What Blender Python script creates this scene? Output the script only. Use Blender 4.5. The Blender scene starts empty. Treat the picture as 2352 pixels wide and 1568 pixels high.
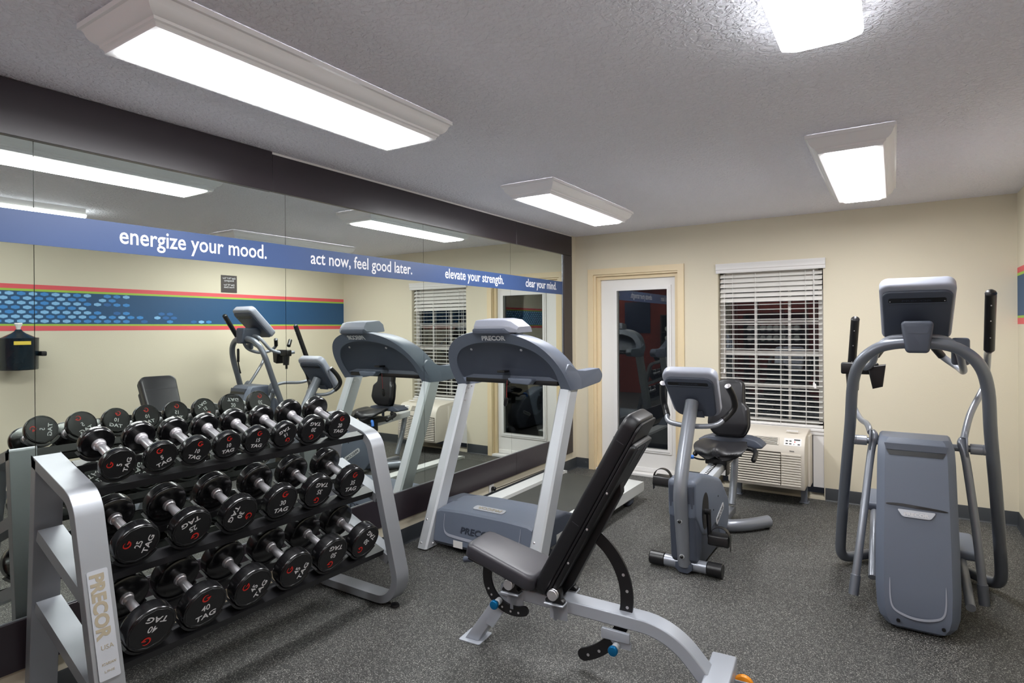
import bpy, bmesh, math, random
from mathutils import Vector, Matrix
R = math.radians
sc = bpy.context.scene
COL = sc.collection
random.seed(7)

# ------------------------------------------------------------------ camera, world, exposure
CAMX, CAMZ = 2.8384, 1.4754
YAW, PITCH, ROLL, FPX, SHY = 0.5724, -0.0012, -0.0067, 1360.65, -28.52
fw = Vector((-math.sin(YAW)*math.cos(PITCH), math.cos(YAW)*math.cos(PITCH), math.sin(PITCH)))
rt = Vector((math.cos(YAW), math.sin(YAW), 0.0)); up = rt.cross(fw)
r2 = rt*math.cos(ROLL) + up*math.sin(ROLL); u2 = -rt*math.sin(ROLL) + up*math.cos(ROLL)
cam_d = bpy.data.cameras.new('camera'); cam = bpy.data.objects.new('camera', cam_d); COL.objects.link(cam)
cam_d.sensor_fit = 'HORIZONTAL'; cam_d.sensor_width = 36.0; cam_d.lens = FPX/2352*36.0
cam_d.shift_y = SHY/2352; cam_d.clip_start = 0.05
M = Matrix((r2, u2, -fw)).transposed().to_4x4(); M.translation = (CAMX, 0, CAMZ)
cam.matrix_world = M
sc.camera = cam
w = bpy.data.worlds.new('night'); sc.world = w; w.use_nodes = True
w.node_tree.nodes['Background'].inputs[0].default_value = (0.010, 0.011, 0.014, 1)
w.node_tree.nodes['Background'].inputs[1].default_value = 1.0
sc.view_settings.view_transform = 'Standard'; sc.view_settings.look = 'None'
sc.view_settings.gamma = 1.0; sc.view_settings.use_curve_mapping = False
sc.view_settings.exposure = 0.06
LAMP = 44.0           # emission strength of the ceiling light diffusers
sc.cycles.max_bounces = 10; sc.cycles.diffuse_bounces = 5; sc.cycles.glossy_bounces = 6
sc.cycles.sample_clamp_indirect = 6.0

W, D, H, YB = 3.603, 5.654, 2.44, -1.35      # room width, far wall, ceiling, back wall
# ------------------------------------------------------------------ materials
def srgb(h):
    h = h.lstrip('#'); c = [int(h[i:i+2], 16)/255 for i in (0, 2, 4)]
    return tuple(((v/12.92) if v <= .04045 else ((v+.055)/1.055)**2.4) for v in c) + (1,)
def mat(name, col, rough=.5, metal=0., bump=0., bscale=300., var=0., vscale=5., spec=.5, coat=0., stretch=None):
    m = bpy.data.materials.new(name); m.use_nodes = True; n = m.node_tree; b = n.nodes['Principled BSDF']
    c = srgb(col) if isinstance(col, str) else col
    b.inputs['Base Color'].default_value = c; b.inputs['Roughness'].default_value = rough
    b.inputs['Metallic'].default_value = metal; b.inputs['Specular IOR Level'].default_value = spec
    b.inputs['Coat Weight'].default_value = coat; b.inputs['Coat Roughness'].default_value = .08
    tc = n.nodes.new('ShaderNodeTexCoord')
    src = tc.outputs['Object']
    if stretch:
        mp = n.nodes.new('ShaderNodeMapping'); mp.inputs['Scale'].default_value = stretch
        n.links.new(src, mp.inputs[0]); src = mp.outputs[0]
    if var:
        t = n.nodes.new('ShaderNodeTexNoise'); t.inputs['Scale'].default_value = vscale; t.inputs['Detail'].default_value = 6
        n.links.new(src, t.inputs['Vector'])
        r = n.nodes.new('ShaderNodeMapRange'); r.inputs[3].default_value = 1-var; r.inputs[4].default_value = 1+var
        n.links.new(t.outputs[0], r.inputs[0])
        mx = n.nodes.new('ShaderNodeMix'); mx.data_type = 'RGBA'; mx.blend_type = 'MULTIPLY'; mx.inputs[0].default_value = 1
        mx.inputs[6].default_value = c; n.links.new(r.outputs[0], mx.inputs[7]); n.links.new(mx.outputs[2], b.inputs['Base Color'])
    if bump:
        t = n.nodes.new('ShaderNodeTexNoise'); t.inputs['Scale'].default_value = bscale; t.inputs['Detail'].default_value = 3
        n.links.new(src, t.inputs['Vector'])
        bp = n.nodes.new('ShaderNodeBump'); bp.inputs['Strength'].default_value = bump; bp.inputs['Distance'].default_value = .002
        n.links.new(t.outputs[0], bp.inputs['Height']); n.links.new(bp.outputs[0], b.inputs['Normal'])
    return m
def emat(name, col, s):
    m = bpy.data.materials.new(name); m.use_nodes = True; n = m.node_tree
    b = n.nodes['Principled BSDF']; b.inputs['Base Color'].default_value = col; b.inputs['Roughness'].default_value = .4
    b.inputs['Emission Color'].default_value = col; b.inputs['Emission Strength'].default_value = s
    t = n.nodes.new('ShaderNodeTexNoise'); t.inputs['Scale'].default_value = 900; bp = n.nodes.new('ShaderNodeBump'); bp.inputs['Strength'].default_value = .1
    n.links.new(t.outputs[0], bp.inputs['Height']); n.links.new(bp.outputs[0], b.inputs['Normal'])
    return m

m_wall = mat('cream_wall_paint', '#d0c8b3', .75, bump=.22, bscale=95, var=.03, vscale=2)
m_red = mat('terracotta_wall_paint', '#8a3320', .75, bump=.2, bscale=95)
m_trimcream = mat('peach_cream_trim', '#d7c4a0', .45, bump=.05, bscale=60, var=.04, vscale=9)
m_white = mat('white_trim_paint', '#dedcda', .4, bump=.04, bscale=80)
m_lampw = mat('white_lamp_frame', '#f4f3f5', .35, bump=.03, bscale=80)
m_doorw = mat('white_door_paint', '#dddbd8', .45, bump=.03, bscale=50, var=.02, vscale=4)
m_base = mat('dark_grey_vinyl_base', '#2e3236', .5, bump=.05, bscale=60, var=.08, vscale=6)
m_frame = mat('espresso_laminate', '#2a2328', .30, bump=.05, bscale=240, var=.10, vscale=40, stretch=(1, .1, 1))
m_glassedge = mat('mirror_edge_dark', '#39453f', .3, var=.05)
m_black = mat('black_plastic', '#121214', .38, bump=.05, bscale=400)
m_blackm = mat('black_powder_coat', '#141417', .42, bump=.15, bscale=700)
m_rubber = mat('black_urethane', '#0b0b0d', .23, bump=.04, bscale=90, coat=.25)
m_rubberface = mat('black_urethane_face', '#0d0d10', .34, bump=.03, bscale=60)
m_chrome = mat('chromed_steel', '#dedce0', .34, metal=.88, bump=.02, bscale=200)
m_silver = mat('brushed_silver_paint', '#989ba0', .42, metal=.65, bump=.05, bscale=500, var=.05, vscale=8)
m_silverl = mat('light_silver_paint', '#c6cacf', .38, metal=.35, bump=.05, bscale=500)
m_grey = mat('grey_tube_paint', '#8b8f97', .33, metal=.45, bump=.04, bscale=600)
m_greyd = mat('darker_grey_tube_paint', '#71767f', .36, metal=.45, bump=.04, bscale=600)
m_bluegrey = mat('blue_grey_plastic', '#5f6776', .48, bump=.12, bscale=900, var=.02)
m_bluegreyd = mat('dark_blue_grey_plastic', '#424855', .5, bump=.15, bscale=900, var=.02)
m_lightgrey = mat('light_grey_plastic', '#9498a4', .42, bump=.08, bscale=900)
m_vinyl = mat('black_upholstery_vinyl', '#17171b', .42, bump=.12, bscale=500, var=.05)
m_vinylg = mat('charcoal_upholstery_vinyl', '#35343a', .40, bump=.18, bscale=420, var=.05, vscale=30)
m_beltr = mat('treadmill_belt_rubber', '#32332f', .72, bump=.3, bscale=500, var=.15, vscale=7)
m_alu = mat('satin_rail_plastic', '#c3c5c3', .42, bump=.05, bscale=300)
m_bench = mat('bench_silver_enamel', '#a6abb4', .36, metal=.2, bump=.03, bscale=400)
m_text = mat('white_lettering', '#d9d9dc', .5, var=.03)
m_textd = mat('dark_lettering', '#2d3340', .5, var=.03)
m_redt = mat('red_lettering', '#c8261c', .45, var=.03)
m_logot = mat('silver_lettering', '#d6d7db', .35, metal=.3, var=.03)
m_goldt = mat('pale_gold_lettering', '#a99f8c', .3, metal=.5, var=.03)
m_plate = mat('pale_name_plate', '#aeb1b8', .35, metal=.3, var=.03)
m_blue = mat('blue_anodised_knob', '#0f6ea3', .28, metal=.6, var=.03)
m_bluer = mat('blue_rubber_grip', '#2464b4', .5, var=.03)
m_orange = mat('orange_wheel_urethane', '#e8901c', .4, var=.05)
m_banner = mat('blue_banner_vinyl', '#2f4876', .42, var=.03, vscale=3)
m_ptac = mat('beige_ac_plastic', '#cfc8bc', .5, bump=.06, bscale=300, var=.02)
m_ptacd = mat('dark_louvre_gap', '#3b352d', .7, var=.05)
m_blind = mat('white_blind_slat', '#dcdad5', .45, bump=.03, bscale=40)
m_paper = mat('white_paper', '#e6e6e2', .8, bump=.3, bscale=60)
m_towel = mat('white_towel', '#dad8d4', .95, bump=.9, bscale=260)
m_sign = mat('dark_brown_sign', '#3a3230', .5, var=.05)
m_smoke = mat('smoked_dispenser_plastic', '#152028', .22, bump=.2, bscale=12, var=.3, vscale=9)
m_yellow = mat('yellow_sticker', '#d8bf45', .5, var=.05)
m_navy = mat('navy_board', '#1c2a4a', .5, var=.05)
m_wood = mat('dark_wood_shelf', '#2c211d', .45, bump=.1, bscale=80, var=.15, vscale=20)
m_vred = mat('stripe_red_vinyl', '#d5525a', .55, var=.03)
m_vgreen = mat('stripe_green_vinyl', '#96b944', .55, var=.03)
m_vblue = mat('stripe_teal_blue_vinyl', '#1f4a70', .55, var=.04)
m_h1 = mat('hexagon_pale_blue', '#7fb3dd', .55, var=.04)
m_h2 = mat('hexagon_mid_blue', '#3c83c4', .55, var=.04)
m_h3 = mat('hexagon_ink_blue', '#2b629c', .55, var=.04)
m_emit = emat('lit_diffuser', (.985, .985, 1.0, 1), LAMP)
m_emit2 = emat('lit_wrap_lens', (.95, .98, 1.0, 1), LAMP*.36)
m_cord = mat('red_cord', '#8a2a2a', .6, var=.05)
m_outside = mat('dark_patio', '#1a1713', .9, var=.3, vscale=4)

def ceiling_mat():
    m = mat('knockdown_ceiling', '#eeedf6', .8); n = m.node_tree; b = n.nodes['Principled BSDF']
    tc = n.nodes.new('ShaderNodeTexCoord')
    v = n.nodes.new('ShaderNodeTexNoise'); v.inputs['Scale'].default_value = 50; v.inputs['Detail'].default_value = 3; v.inputs['Distortion'].default_value = .7
    n.links.new(tc.outputs['Object'], v.inputs['Vector'])
    r = n.nodes.new('ShaderNodeValToRGB'); r.color_ramp.elements[0].position = .42; r.color_ramp.elements[1].position = .60
    n.links.new(v.outputs[0], r.inputs[0])
    bp = n.nodes.new('ShaderNodeBump'); bp.inputs['Strength'].default_value = .85; bp.inputs['Distance'].default_value = .006
    n.links.new(r.outputs[0], bp.inputs['Height']); n.links.new(bp.outputs[0], b.inputs['Normal'])
    return m
def floor_mat():
    m = mat('speckled_rubber_floor', '#3a3a38', .58); n = m.node_tree; b = n.nodes['Principled BSDF']
    tc = n.nodes.new('ShaderNodeTexCoord')
    v = n.nodes.new('ShaderNodeTexVoronoi'); v.inputs['Scale'].default_value = 330; v.inputs['Randomness'].default_value = 1
    n.links.new(tc.outputs['Object'], v.inputs['Vector'])
    sep = n.nodes.new('ShaderNodeSeparateColor'); n.links.new(v.outputs['Color'], sep.inputs[0])
    r = n.nodes.new('ShaderNodeValToRGB'); e = r.color_ramp.elements
    r.color_ramp.interpolation = 'CONSTANT'
    e[0].position = 0; e[0].color = srgb('#292928'); e[1].position = .50; e[1].color = srgb('#363634')
    for p, c in ((.68, '#525250'), (.82, '#767672'), (.935, '#9c9b95')):
        q = e.new(p); q.color = srgb(c)
    n.links.new(sep.outputs[0], r.inputs[0])
    t = n.nodes.new('ShaderNodeTexNoise'); t.inputs['Scale'].default_value = 3.; t.inputs['Detail'].default_value = 5
    n.links.new(tc.outputs['Object'], t.inputs['Vector'])
    mr = n.nodes.new('ShaderNodeMapRange'); mr.inputs[3].default_value = .86; mr.inputs[4].default_value = 1.12; n.links.new(t.outputs[0], mr.inputs[0])
    mx = n.nodes.new('ShaderNodeMix'); mx.data_type = 'RGBA'; mx.blend_type = 'MULTIPLY'; mx.inputs[0].default_value = 1
    n.links.new(r.outputs[0], mx.inputs[6]); n.links.new(mr.outputs[0], mx.inputs[7]); n.links.new(mx.outputs[2], b.inputs['Base Color'])
    bp = n.nodes.new('ShaderNodeBump'); bp.inputs['Strength'].default_value = .35; bp.inputs['Distance'].default_value = .001
    n.links.new(sep.outputs[1], bp.inputs['Height']); n.links.new(bp.outputs[0], b.inputs['Normal'])
    return m
m_ceil = ceiling_mat(); m_floor = floor_mat()
def mirror_mat():
    m = mat('silvered_mirror_glass', (.80, .845, .80, 1), .008, metal=1.); n = m.node_tree; b = n.nodes['Principled BSDF']
    tc = n.nodes.new('ShaderNodeTexCoord'); t = n.nodes.new('ShaderNodeTexNoise'); t.inputs['Scale'].default_value = 3; t.inputs['Detail'].default_value = 8
    n.links.new(tc.outputs['Object'], t.inputs['Vector'])
    mr = n.nodes.new('ShaderNodeMapRange'); mr.inputs[1].default_value = .35; mr.inputs[2].default_value = .8; mr.inputs[3].default_value = .004; mr.inputs[4].default_value = .016
    n.links.new(t.outputs[0], mr.inputs[0]); n.links.new(mr.outputs[0], b.inputs['Roughness'])
    return m
m_mirror = mirror_mat()
def glass_mat():
    m = bpy.data.materials.new('window_glass'); m.use_nodes = True; n = m.node_tree; n.nodes.clear()
    o = n.nodes.new('ShaderNodeOutputMaterial'); mx = n.nodes.new('ShaderNodeMixShader'); f = n.nodes.new('ShaderNodeFresnel'); f.inputs[0].default_value = 1.9
    t = n.nodes.new('ShaderNodeBsdfTransparent'); t.inputs[0].default_value = (.8, .83, .82, 1); g = n.nodes.new('ShaderNodeBsdfGlossy'); g.inputs['Roughness'].default_value = .01
    tn = n.nodes.new('ShaderNodeTexNoise'); tn.inputs['Scale'].default_value = 1.5; bp = n.nodes.new('ShaderNodeBump'); bp.inputs['Strength'].default_value = .02
    n.links.new(tn.outputs[0], bp.inputs['Height']); n.links.new(bp.outputs[0], g.inputs['Normal'])
    n.links.new(f.outputs[0], mx.inputs[0]); n.links.new(t.outputs[0], mx.inputs[1]); n.links.new(g.outputs[0], mx.inputs[2]); n.links.new(mx.outputs[0], o.inputs[0])
    return m
m_glass = glass_mat()

# ------------------------------------------------------------------ mesh helpers
class MB:
    def __init__(s): s.b = bmesh.new(); s.mi = 0
    def _add(s, verts, faces, mi=None):
        vs = [s.b.verts.new(v) for v in verts]; out = []
        for f in faces:
            try:
                q = s.b.faces.new([vs[i] for i in f]); q.material_index = s.mi if mi is None else mi; out.append(q)
            except ValueError: pass
        return vs
    def box(s, a, b, rnd=0., seg=3, mi=None, mx=None):
        x0, y0, z0 = a; x1, y1, z1 = b; t = bmesh.new()
        bmesh.ops.create_cube(t, size=1.)
        for v in t.verts: v.co = Vector(((x0+x1)/2+v.co.x*(x1-x0), (y0+y1)/2+v.co.y*(y1-y0), (z0+z1)/2+v.co.z*(z1-z0)))
        if rnd: bmesh.ops.bevel(t, geom=t.verts[:]+t.edges[:], offset=rnd, segments=seg, profile=.5, affect='EDGES', clamp_overlap=True)
        s.merge(t, mi, mx); return s
    def merge(s, t, mi=None, mx=None):
        t.verts.index_update()
        vs = [s.b.verts.new((mx @ v.co) if mx else v.co) for v in t.verts]
        for f in t.faces:
            try:
                q = s.b.faces.new([vs[v.index] for v in f.verts]); q.material_index = s.mi if mi is None else mi
            except ValueError: pass
        t.free()
    def cyl(s, p, q, r, r2=None, n=24, mi=None, caps=True, ph=0.):
        p = Vector(p); q = Vector(q); r2 = r if r2 is None else r2; d = (q-p).normalized()
        a = d.orthogonal().normalized(); b = d.cross(a); vs = []
        for c, rr in ((p, r), (q, r2)):
            for i in range(n):
                t = 2*math.pi*i/n+ph; vs.append(c+(a*math.cos(t)+b*math.sin(t))*rr)
        fs = [(i, (i+1) % n, n+(i+1) % n, n+i) for i in range(n)]
        if caps: fs += [tuple(range(n-1, -1, -1)), tuple(range(n, 2*n))]
        s._add(vs, fs, mi); return s
    def lathe(s, o, ax, prof, n=32, mi=None, ph=0., ref=None):     # prof: (distance along ax, radius)
        o = Vector(o); ax = Vector(ax).normalized(); a = (Vector(ref) if ref else ax.orthogonal()).normalized(); b = ax.cross(a); vs = []
        for h, r in prof:
            for i in range(n):
                t = 2*math.pi*i/n+ph; vs.append(o+ax*h+(a*math.cos(t)+b*math.sin(t))*r)
        fs = []; k = len(prof)
        for j in range(k-1):
            for i in range(n): fs.append((j*n+i, j*n+(i+1) % n, (j+1)*n+(i+1) % n, (j+1)*n+i))
        fs += [tuple(range(n-1, -1, -1)), tuple(range((k-1)*n, k*n))]
        s._add(vs, fs, mi); return s
    def tube(s, pts, r, n=16, mi=None, smooth=0, caps=True, flat=None):   # flat=(axis vector, factor): squeeze section
        P = [Vector(p) for p in pts]
        if smooth: P = catmull(P, smooth)
        rad = r if isinstance(r, (list, tuple)) else None
        vs = []; a = None
        for i, p in enumerate(P):
            d = (P[min(i+1, len(P)-1)]-P[max(i-1, 0)]).normalized()
            a = d.orthogonal().normalized() if a is None else (a-d*a.dot(d)).normalized()
            b = d.cross(a)
            rr = r if rad is None else rad[0]+(rad[1]-rad[0])*i/(len(P)-1)
            for k in range(n):
                t = 2*math.pi*k/n; o = (a*math.cos(t)+b*math.sin(t))*rr
                if flat: f = Vector(flat[0]).normalized(); o = o+f*(o.dot(f)*(flat[1]-1))
                vs.append(p+o)
        m = len(P); fs = []
        for j in range(m-1):
            for k in range(n): fs.append((j*n+k, j*n+(k+1) % n, (j+1)*n+(k+1) % n, (j+1)*n+k))
        if caps: fs += [tuple(range(n-1, -1, -1)), tuple(range((m-1)*n, m*n))]
        s._add(vs, fs, mi); return s
    def prism(s, poly, fn, a, b, mi=None, rnd=0.):      # poly of 2-D points, fn(u, v, w) -> 3-D, between w=a and w=b
        n = len(poly); t = bmesh.new()
        vs = [t.verts.new(fn(p[0], p[1], a)) for p in poly]+[t.verts.new(fn(p[0], p[1], b)) for p in poly]
        for i in range(n): t.faces.new((vs[i], vs[(i+1) % n], vs[n+(i+1) % n], vs[n+i]))
        c1 = t.faces.new(vs[:n][::-1]); c2 = t.faces.new(vs[n:])
        bmesh.ops.recalc_face_normals(t, faces=t.faces[:])
        if rnd: bmesh.ops.bevel(t, geom=list(set(c1.edges[:]+c2.edges[:])), offset=rnd, segments=3, profile=.5, affect='EDGES', clamp_overlap=True)
        s.merge(t, mi); return s
    def loft(s, rings, closed=True, caps=True, mi=None):
        n = len(rings[0]); vs = [v for r in rings for v in r]; fs = []
        for j in range(len(rings)-1):
            for i in range(n if closed else n-1): fs.append((j*n+i, j*n+(i+1) % n, (j+1)*n+(i+1) % n, (j+1)*n+i))
        if caps: fs += [tuple(range(n-1, -1, -1)), tuple(range((len(rings)-1)*n, len(rings)*n))]
        s._add(vs, fs, mi); return s
    def build(s, name, mats, parent=None, ang=35, mod=None):
        bmesh.ops.recalc_face_normals(s.b, faces=s.b.faces[:])
        me = bpy.data.meshes.new(name); s.b.to_mesh(me); s.b.free()
        for m in (mats if isinstance(mats, (list, tuple)) else [mats]): me.materials.append(m)
        me.polygons.foreach_set('use_smooth', [True]*len(me.polygons)); me.set_sharp_from_angle(angle=R(ang))
        return link(name, me, parent)
def catmull(P, k):
    out = []
    for i in range(len(P)-1):
        p0, p1, p2, p3 = P[max(i-1, 0)], P[i], P[i+1], P[min(i+2, len(P)-1)]
        for j in range(k):
            t = j/k; out.append(.5*((2*p1)+(p2-p0)*t+(2*p0-5*p1+4*p2-p3)*t*t+(3*p1-p0-3*p2+p3)*t**3))
    return out+[P[-1]]
def link(name, me, parent):
    o = bpy.data.objects.new(name, me); COL.objects.link(o)
    if parent is not None:
        o.parent = parent; me.transform(WM(parent).inverted())
    return o
def WM(o):
    m = Matrix.LocRotScale(o.location, o.rotation_euler, o.scale)
    return (WM(o.parent) @ m) if o.parent else m
def thing(name, label, cat, loc=(0, 0, 0), group=None):
    o = bpy.data.objects.new(name, None); COL.objects.link(o); o.location = loc; o.empty_display_size = .1
    return tag(o, label, cat, group)
def tag(o, label, cat, group=None):
    o['label'] = label; o['category'] = cat
    if group: o['group'] = group
    return o
def lab(o, t): o['label'] = t; return o
def struct(o): o['kind'] = 'structure'; return o
def fillet(V, rad, seg=8, closed=True):
    out = []; n = len(V)
    for i, p in enumerate(V):
        p = Vector(p); r = rad[i] if isinstance(rad, (list, tuple)) else rad
        if (not closed and i in (0, n-1)) or r <= 0: out.append(p); continue
        a = Vector(V[i-1])-p; b = Vector(V[(i+1) % n])-p; la, lb = a.length, b.length; a.normalize(); b.normalize()
        th = a.angle(b); d = min(r/math.tan(th/2), la*.48, lb*.48); r = d*math.tan(th/2)
        c = p+(a+b).normalized()*(r/math.sin(th/2)); s0 = p+a*d-c; s1 = p+b*d-c
        for k in range(seg+1):
            t = k/seg; ang = s0.angle(s1) if s0.length > 1e-9 else 0
            v = (s0*math.sin((1-t)*ang)+s1*math.sin(t*ang))/math.sin(ang) if ang > 1e-6 else s0; out.append(c+v)
    return out
def ring_band(mb, path, thick, fn, a, b, closed=True, mi=None):    # constant-thickness band, path is the OUTER line (2-D)
    n = len(path); inn = []
    area = sum(path[i].x*path[(i+1) % n].y-path[(i+1) % n].x*path[i].y for i in range(n)); sg = 1 if area > 0 else -1
    for i in range(n):
        d = path[(i+1) % n]-path[i-1] if closed or 0 < i < n-1 else (path[1]-path[0] if i == 0 else path[-1]-path[-2])
        d.normalize(); inn.append(path[i]+Vector((-d.y, d.x))*thick*sg)
    vs = []
    for i in range(n):
        o, q = path[i], inn[i]; vs += [fn(o.x, o.y, a), fn(o.x, o.y, b), fn(q.x, q.y, b), fn(q.x, q.y, a)]
    fs = []
    for i in range(n if closed else n-1):
        j = (i+1) % n
        for k in range(4): fs.append((i*4+k, i*4+(k+1) % 4, j*4+(k+1) % 4, j*4+k))
    if not closed: fs += [(3, 2, 1, 0), tuple((n-1)*4+k for k in range(4))]
    mb._add(vs, fs, mi); return mb
def text(name, s, origin, right, upv, width=None, size=.1, m=None, parent=None, bold=.0, shear=0., depth=.0012, align='LEFT', height=None, into=None):
    cu = bpy.data.curves.new('t', 'FONT'); cu.body = s; cu.size = 1.; cu.extrude = 0.; cu.offset = bold; cu.align_x = align; cu.resolution_u = 3
    o = bpy.data.objects.new('t', cu); COL.objects.link(o); bpy.context.view_layer.update()
    me = bpy.data.meshes.new_from_object(o); bpy.data.objects.remove(o); bpy.data.curves.remove(cu)
    xs = [v.co.x for v in me.vertices]; ys = [v.co.y for v in me.vertices]; x0, x1 = min(xs), max(xs)
    k = width/(x1-x0) if width else size; ky = (height/(max(ys)-min(ys))) if height else k
    right = Vector(right).normalized(); upv = Vector(upv).normalized(); nrm = right.cross(upv); origin = Vector(origin)
    base = x0 if align == 'LEFT' else 0
    t = bmesh.new(); t.from_mesh(me); bpy.data.meshes.remove(me)
    for v in t.verts:
        x, y = (v.co.x-base)*k+v.co.y*ky*shear, v.co.y*ky; v.co = origin+right*x+upv*y+nrm*depth
    r = bmesh.ops.extrude_face_region(t, geom=t.faces[:])
    for e in r['geom']:
        if isinstance(e, bmesh.types.BMVert): e.co -= nrm*depth*.9
    if into is not None: into.merge(t); return
    mb = MB(); mb.merge(t); return mb.build(name, m, parent)

XZ = lambda u, v, w: Vector((u, w, v))       # poly in x-z, extruded along y
YZ = lambda u, v, w: Vector((w, u, v))       # poly in y-z, extruded along x
XY = lambda u, v, w: Vector((u, v, w))

# ------------------------------------------------------------------ room shell
def slab(name, a, b, m, rnd=0): return struct(MB().box(a, b, rnd).build(name, m))
slab('floor', (-.12, YB-.12, -.10), (W+.12, D+.15, 0), m_floor)
slab('ceiling', (-.12, YB-.12, H), (W+.12, D+.15, H+.1), m_ceil)
slab('wall_left', (-.12, YB, 0), (0, D, H), m_wall)
slab('wall_right', (W, YB, 0), (W+.12, D, H), m_wall)
slab('wall_back', (-.12, YB-.12, 0), (W+.12, YB, H), m_red)
DX0, DX1, DZ = .205, 1.120, 2.035       # door rough opening
WX0, WX1, WZ0, WZ1 = 1.470, 2.337, .100, 2.010
mb = MB(); y0, y1 = D, D+.15
for a, b in (((-.12, 0), (DX0, H)), ((DX0, DZ), (DX1, H)), ((DX1, 0), (WX0, H)), ((WX0, WZ1), (WX1, H)), ((WX0, 0), (WX1, .02)), ((WX1, 0), (W+.12, H))):
    mb.box((a[0], y0, a[1]), (b[0], y1, b[1]))
struct(mb.build('wall_far', m_wall))
def base_prof(mb, p, q, inward):        # cove base along a wall
    p = Vector((*p, 0)); q = Vector((*q, 0)); n = Vector((*inward, 0))
    prof = [(0, 0), (.016, 0), (.010, .006), (.008, .012), (.006, .100), (.003, .106), (0, .106)]
    mb.loft([[p+n*u+Vector((0, 0, v)) for u, v in prof], [q+n*u+Vector((0, 0, v)) for u, v in prof]])
for nm, p, q, n in (('baseboard_left', (0, YB), (0, D), (1, 0)), ('baseboard_right', (W, YB), (W, D), (-1, 0))):
    mb = MB(); base_prof(mb, p, q, n); struct(mb.build(nm, m_base))
for p, q in (((0.001, D), (.150, D)), ((1.158, D), (1.462, D)), ((2.345, D), (W-.001, D))):
    mb = MB(); base_prof(mb, p, q, (0, -1)); struct(mb.build('baseboard_far', m_base))

# door_1: casing, jamb, slab, glazing
dr = bpy.data.objects.new('door_1', None); COL.objects.link(dr); dr.location = (.66, D, 0); struct(dr)
def Ucase(mb, x0, x1, zt, wd, ya, yb, z0=0.):
    mb.box((x0, ya, z0), (x0+wd, yb, zt)).box((x1-wd, ya, z0), (x1, yb, zt)).box((x0+wd, ya, zt-wd), (x1-wd, yb, zt))
mb = MB(); Ucase(mb, .150, 1.157, 2.083, .060, D-.016, D-.001)
mb.build('casing', m_trimcream, dr)
mb = MB(); Ucase(mb, .207, 1.118, 2.033, .028, D, D+.10); Ucase(mb, .235, 1.090, 2.005, .035, D+.035, D+.06)
mb.build('jamb', m_trimcream, dr)
mb = MB(); gx0, gx1, gz0, gz1 = .448, .972, .268, 1.852; xa, xb, za, zb, ya, yb = .272, 1.052, .035, 1.968, D+.045, D+.085
mb = MB(); mb.box((.237, D+.061, .03), (gx0, D+.10, 2.0)).box((gx1, D+.061, .03), (1.088, D+.10, 2.0)).box((gx0, D+.061, .03), (gx1, D+.10, gz0)).box((gx0, D+.061, gz1), (gx1, D+.10, 2.0))
ds = mb.build('door_slab', m_doorw, dr)
mb = MB()
for k, (o, y) in enumerate(((.040, .050), (.022, .044))):
    mb.box((gx0-o, D+y, gz0-o), (gx0, D+.061, gz1+o)).box((gx1, D+y, gz0-o), (gx1+o, D+.061, gz1+o)).box((gx0, D+y, gz0-o), (gx1, D+.061, gz0)).box((gx0, D+y, gz1), (gx1, D+.061, gz1+o))
mb.build('glazing_bead', m_white, dr)
MB().box((gx0, D+.074, gz0), (gx1, D+.080, gz1)).build('glass_pane', m_glass, dr)
MB().box((.235, D-.03, .0), (1.09, D+.10, .028), .004).build('threshold', m_white, dr)
MB().box((.275, D+.050, .030), (1.05, D+.0608, .075), .003).build('door_sweep', m_white, dr)

# window_1: sash frame with muntins, glass, infill panel around the air conditioner
wn = bpy.data.objects.new('window_1', None); COL.objects.link(wn); wn.location = (1.9, D, 1.3); struct(wn)
mb = MB(); ya, yb = D+.090, D+.125; f = .045
mb.box((WX0, ya, .60), (WX0+f, yb, WZ1)).box((WX1-f, ya, .60), (WX1, yb, WZ1)).box((WX0, ya, .60), (WX1, yb, .655)).box((WX0, ya, 1.80), (WX1, yb, WZ1))
for x in (1.781, 2.062): mb.box((x-.011, ya+.004, .65), (x+.011, yb-.004, 1.80))
for z in (.94, 1.235, 1.52): mb.box((WX0+f, ya+.006, z-(.022 if z == 1.235 else .010)), (WX1-f, yb-.006, z+(.022 if z == 1.235 else .010)))
mb.build('window_frame', m_white, wn)
MB().box((WX0+f, D+.106, .65), (WX1-f, D+.110, 1.81)).build('glass_pane', m_glass, wn)
mb = MB().box((WX0, D+.005, .575), (WX1, D+.13, .600), .004).box((WX0, D+.012, .545), (WX1, D+.03, .575), .003)
mb.build('window_sill', m_white, wn)
mb = MB().box((WX0+.001, D+.02, .10), (1.618, D+.04, .545)).box((2.252, D+.02, .10), (WX1-.001, D+.04, .545)).box((1.6, D+.02, .56), (2.26, D+.03, .575))
mb.build('infill_panel', m_white, wn)

# ------------------------------------------------------------------ blind
bl = thing('window_blind', 'white slatted horizontal blind with valance hanging in the window above the wall air conditioner', 'blind', (1.9, D, 2.0))
mb = MB()
prof = [(0, 1.968), (-.016, 1.968), (-.020, 1.980), (-.020, 1.995), (-.026, 2.002), (-.026, 2.030), (-.032, 2.040), (-.034, 2.054), (0, 2.056)]
mb.prism([(D+u-.001, v) for u, v in prof], YZ, 1.456, 2.356); mb.build('valance', m_white, bl)
mb = MB(); n = 30
for i in range(n):
    z = 1.945-i*.0447; t = R(4 if i > 5 else 48); c, s_ = math.cos(t), math.sin(t); hy = .024
    ring = []
    for x in (1.482, 2.326):
        ring.append([Vector((x, D+.045-hy*c, z-hy*s_)), Vector((x, D+.045, z+.003)), Vector((x, D+.045+hy*c, z+hy*s_)), Vector((x, D+.045+hy*c, z+hy*s_-.0028)), Vector((x, D+.045, z)), Vector((x, D+.045-hy*c, z-hy*s_-.0028))])
    mb.loft(ring)
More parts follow.
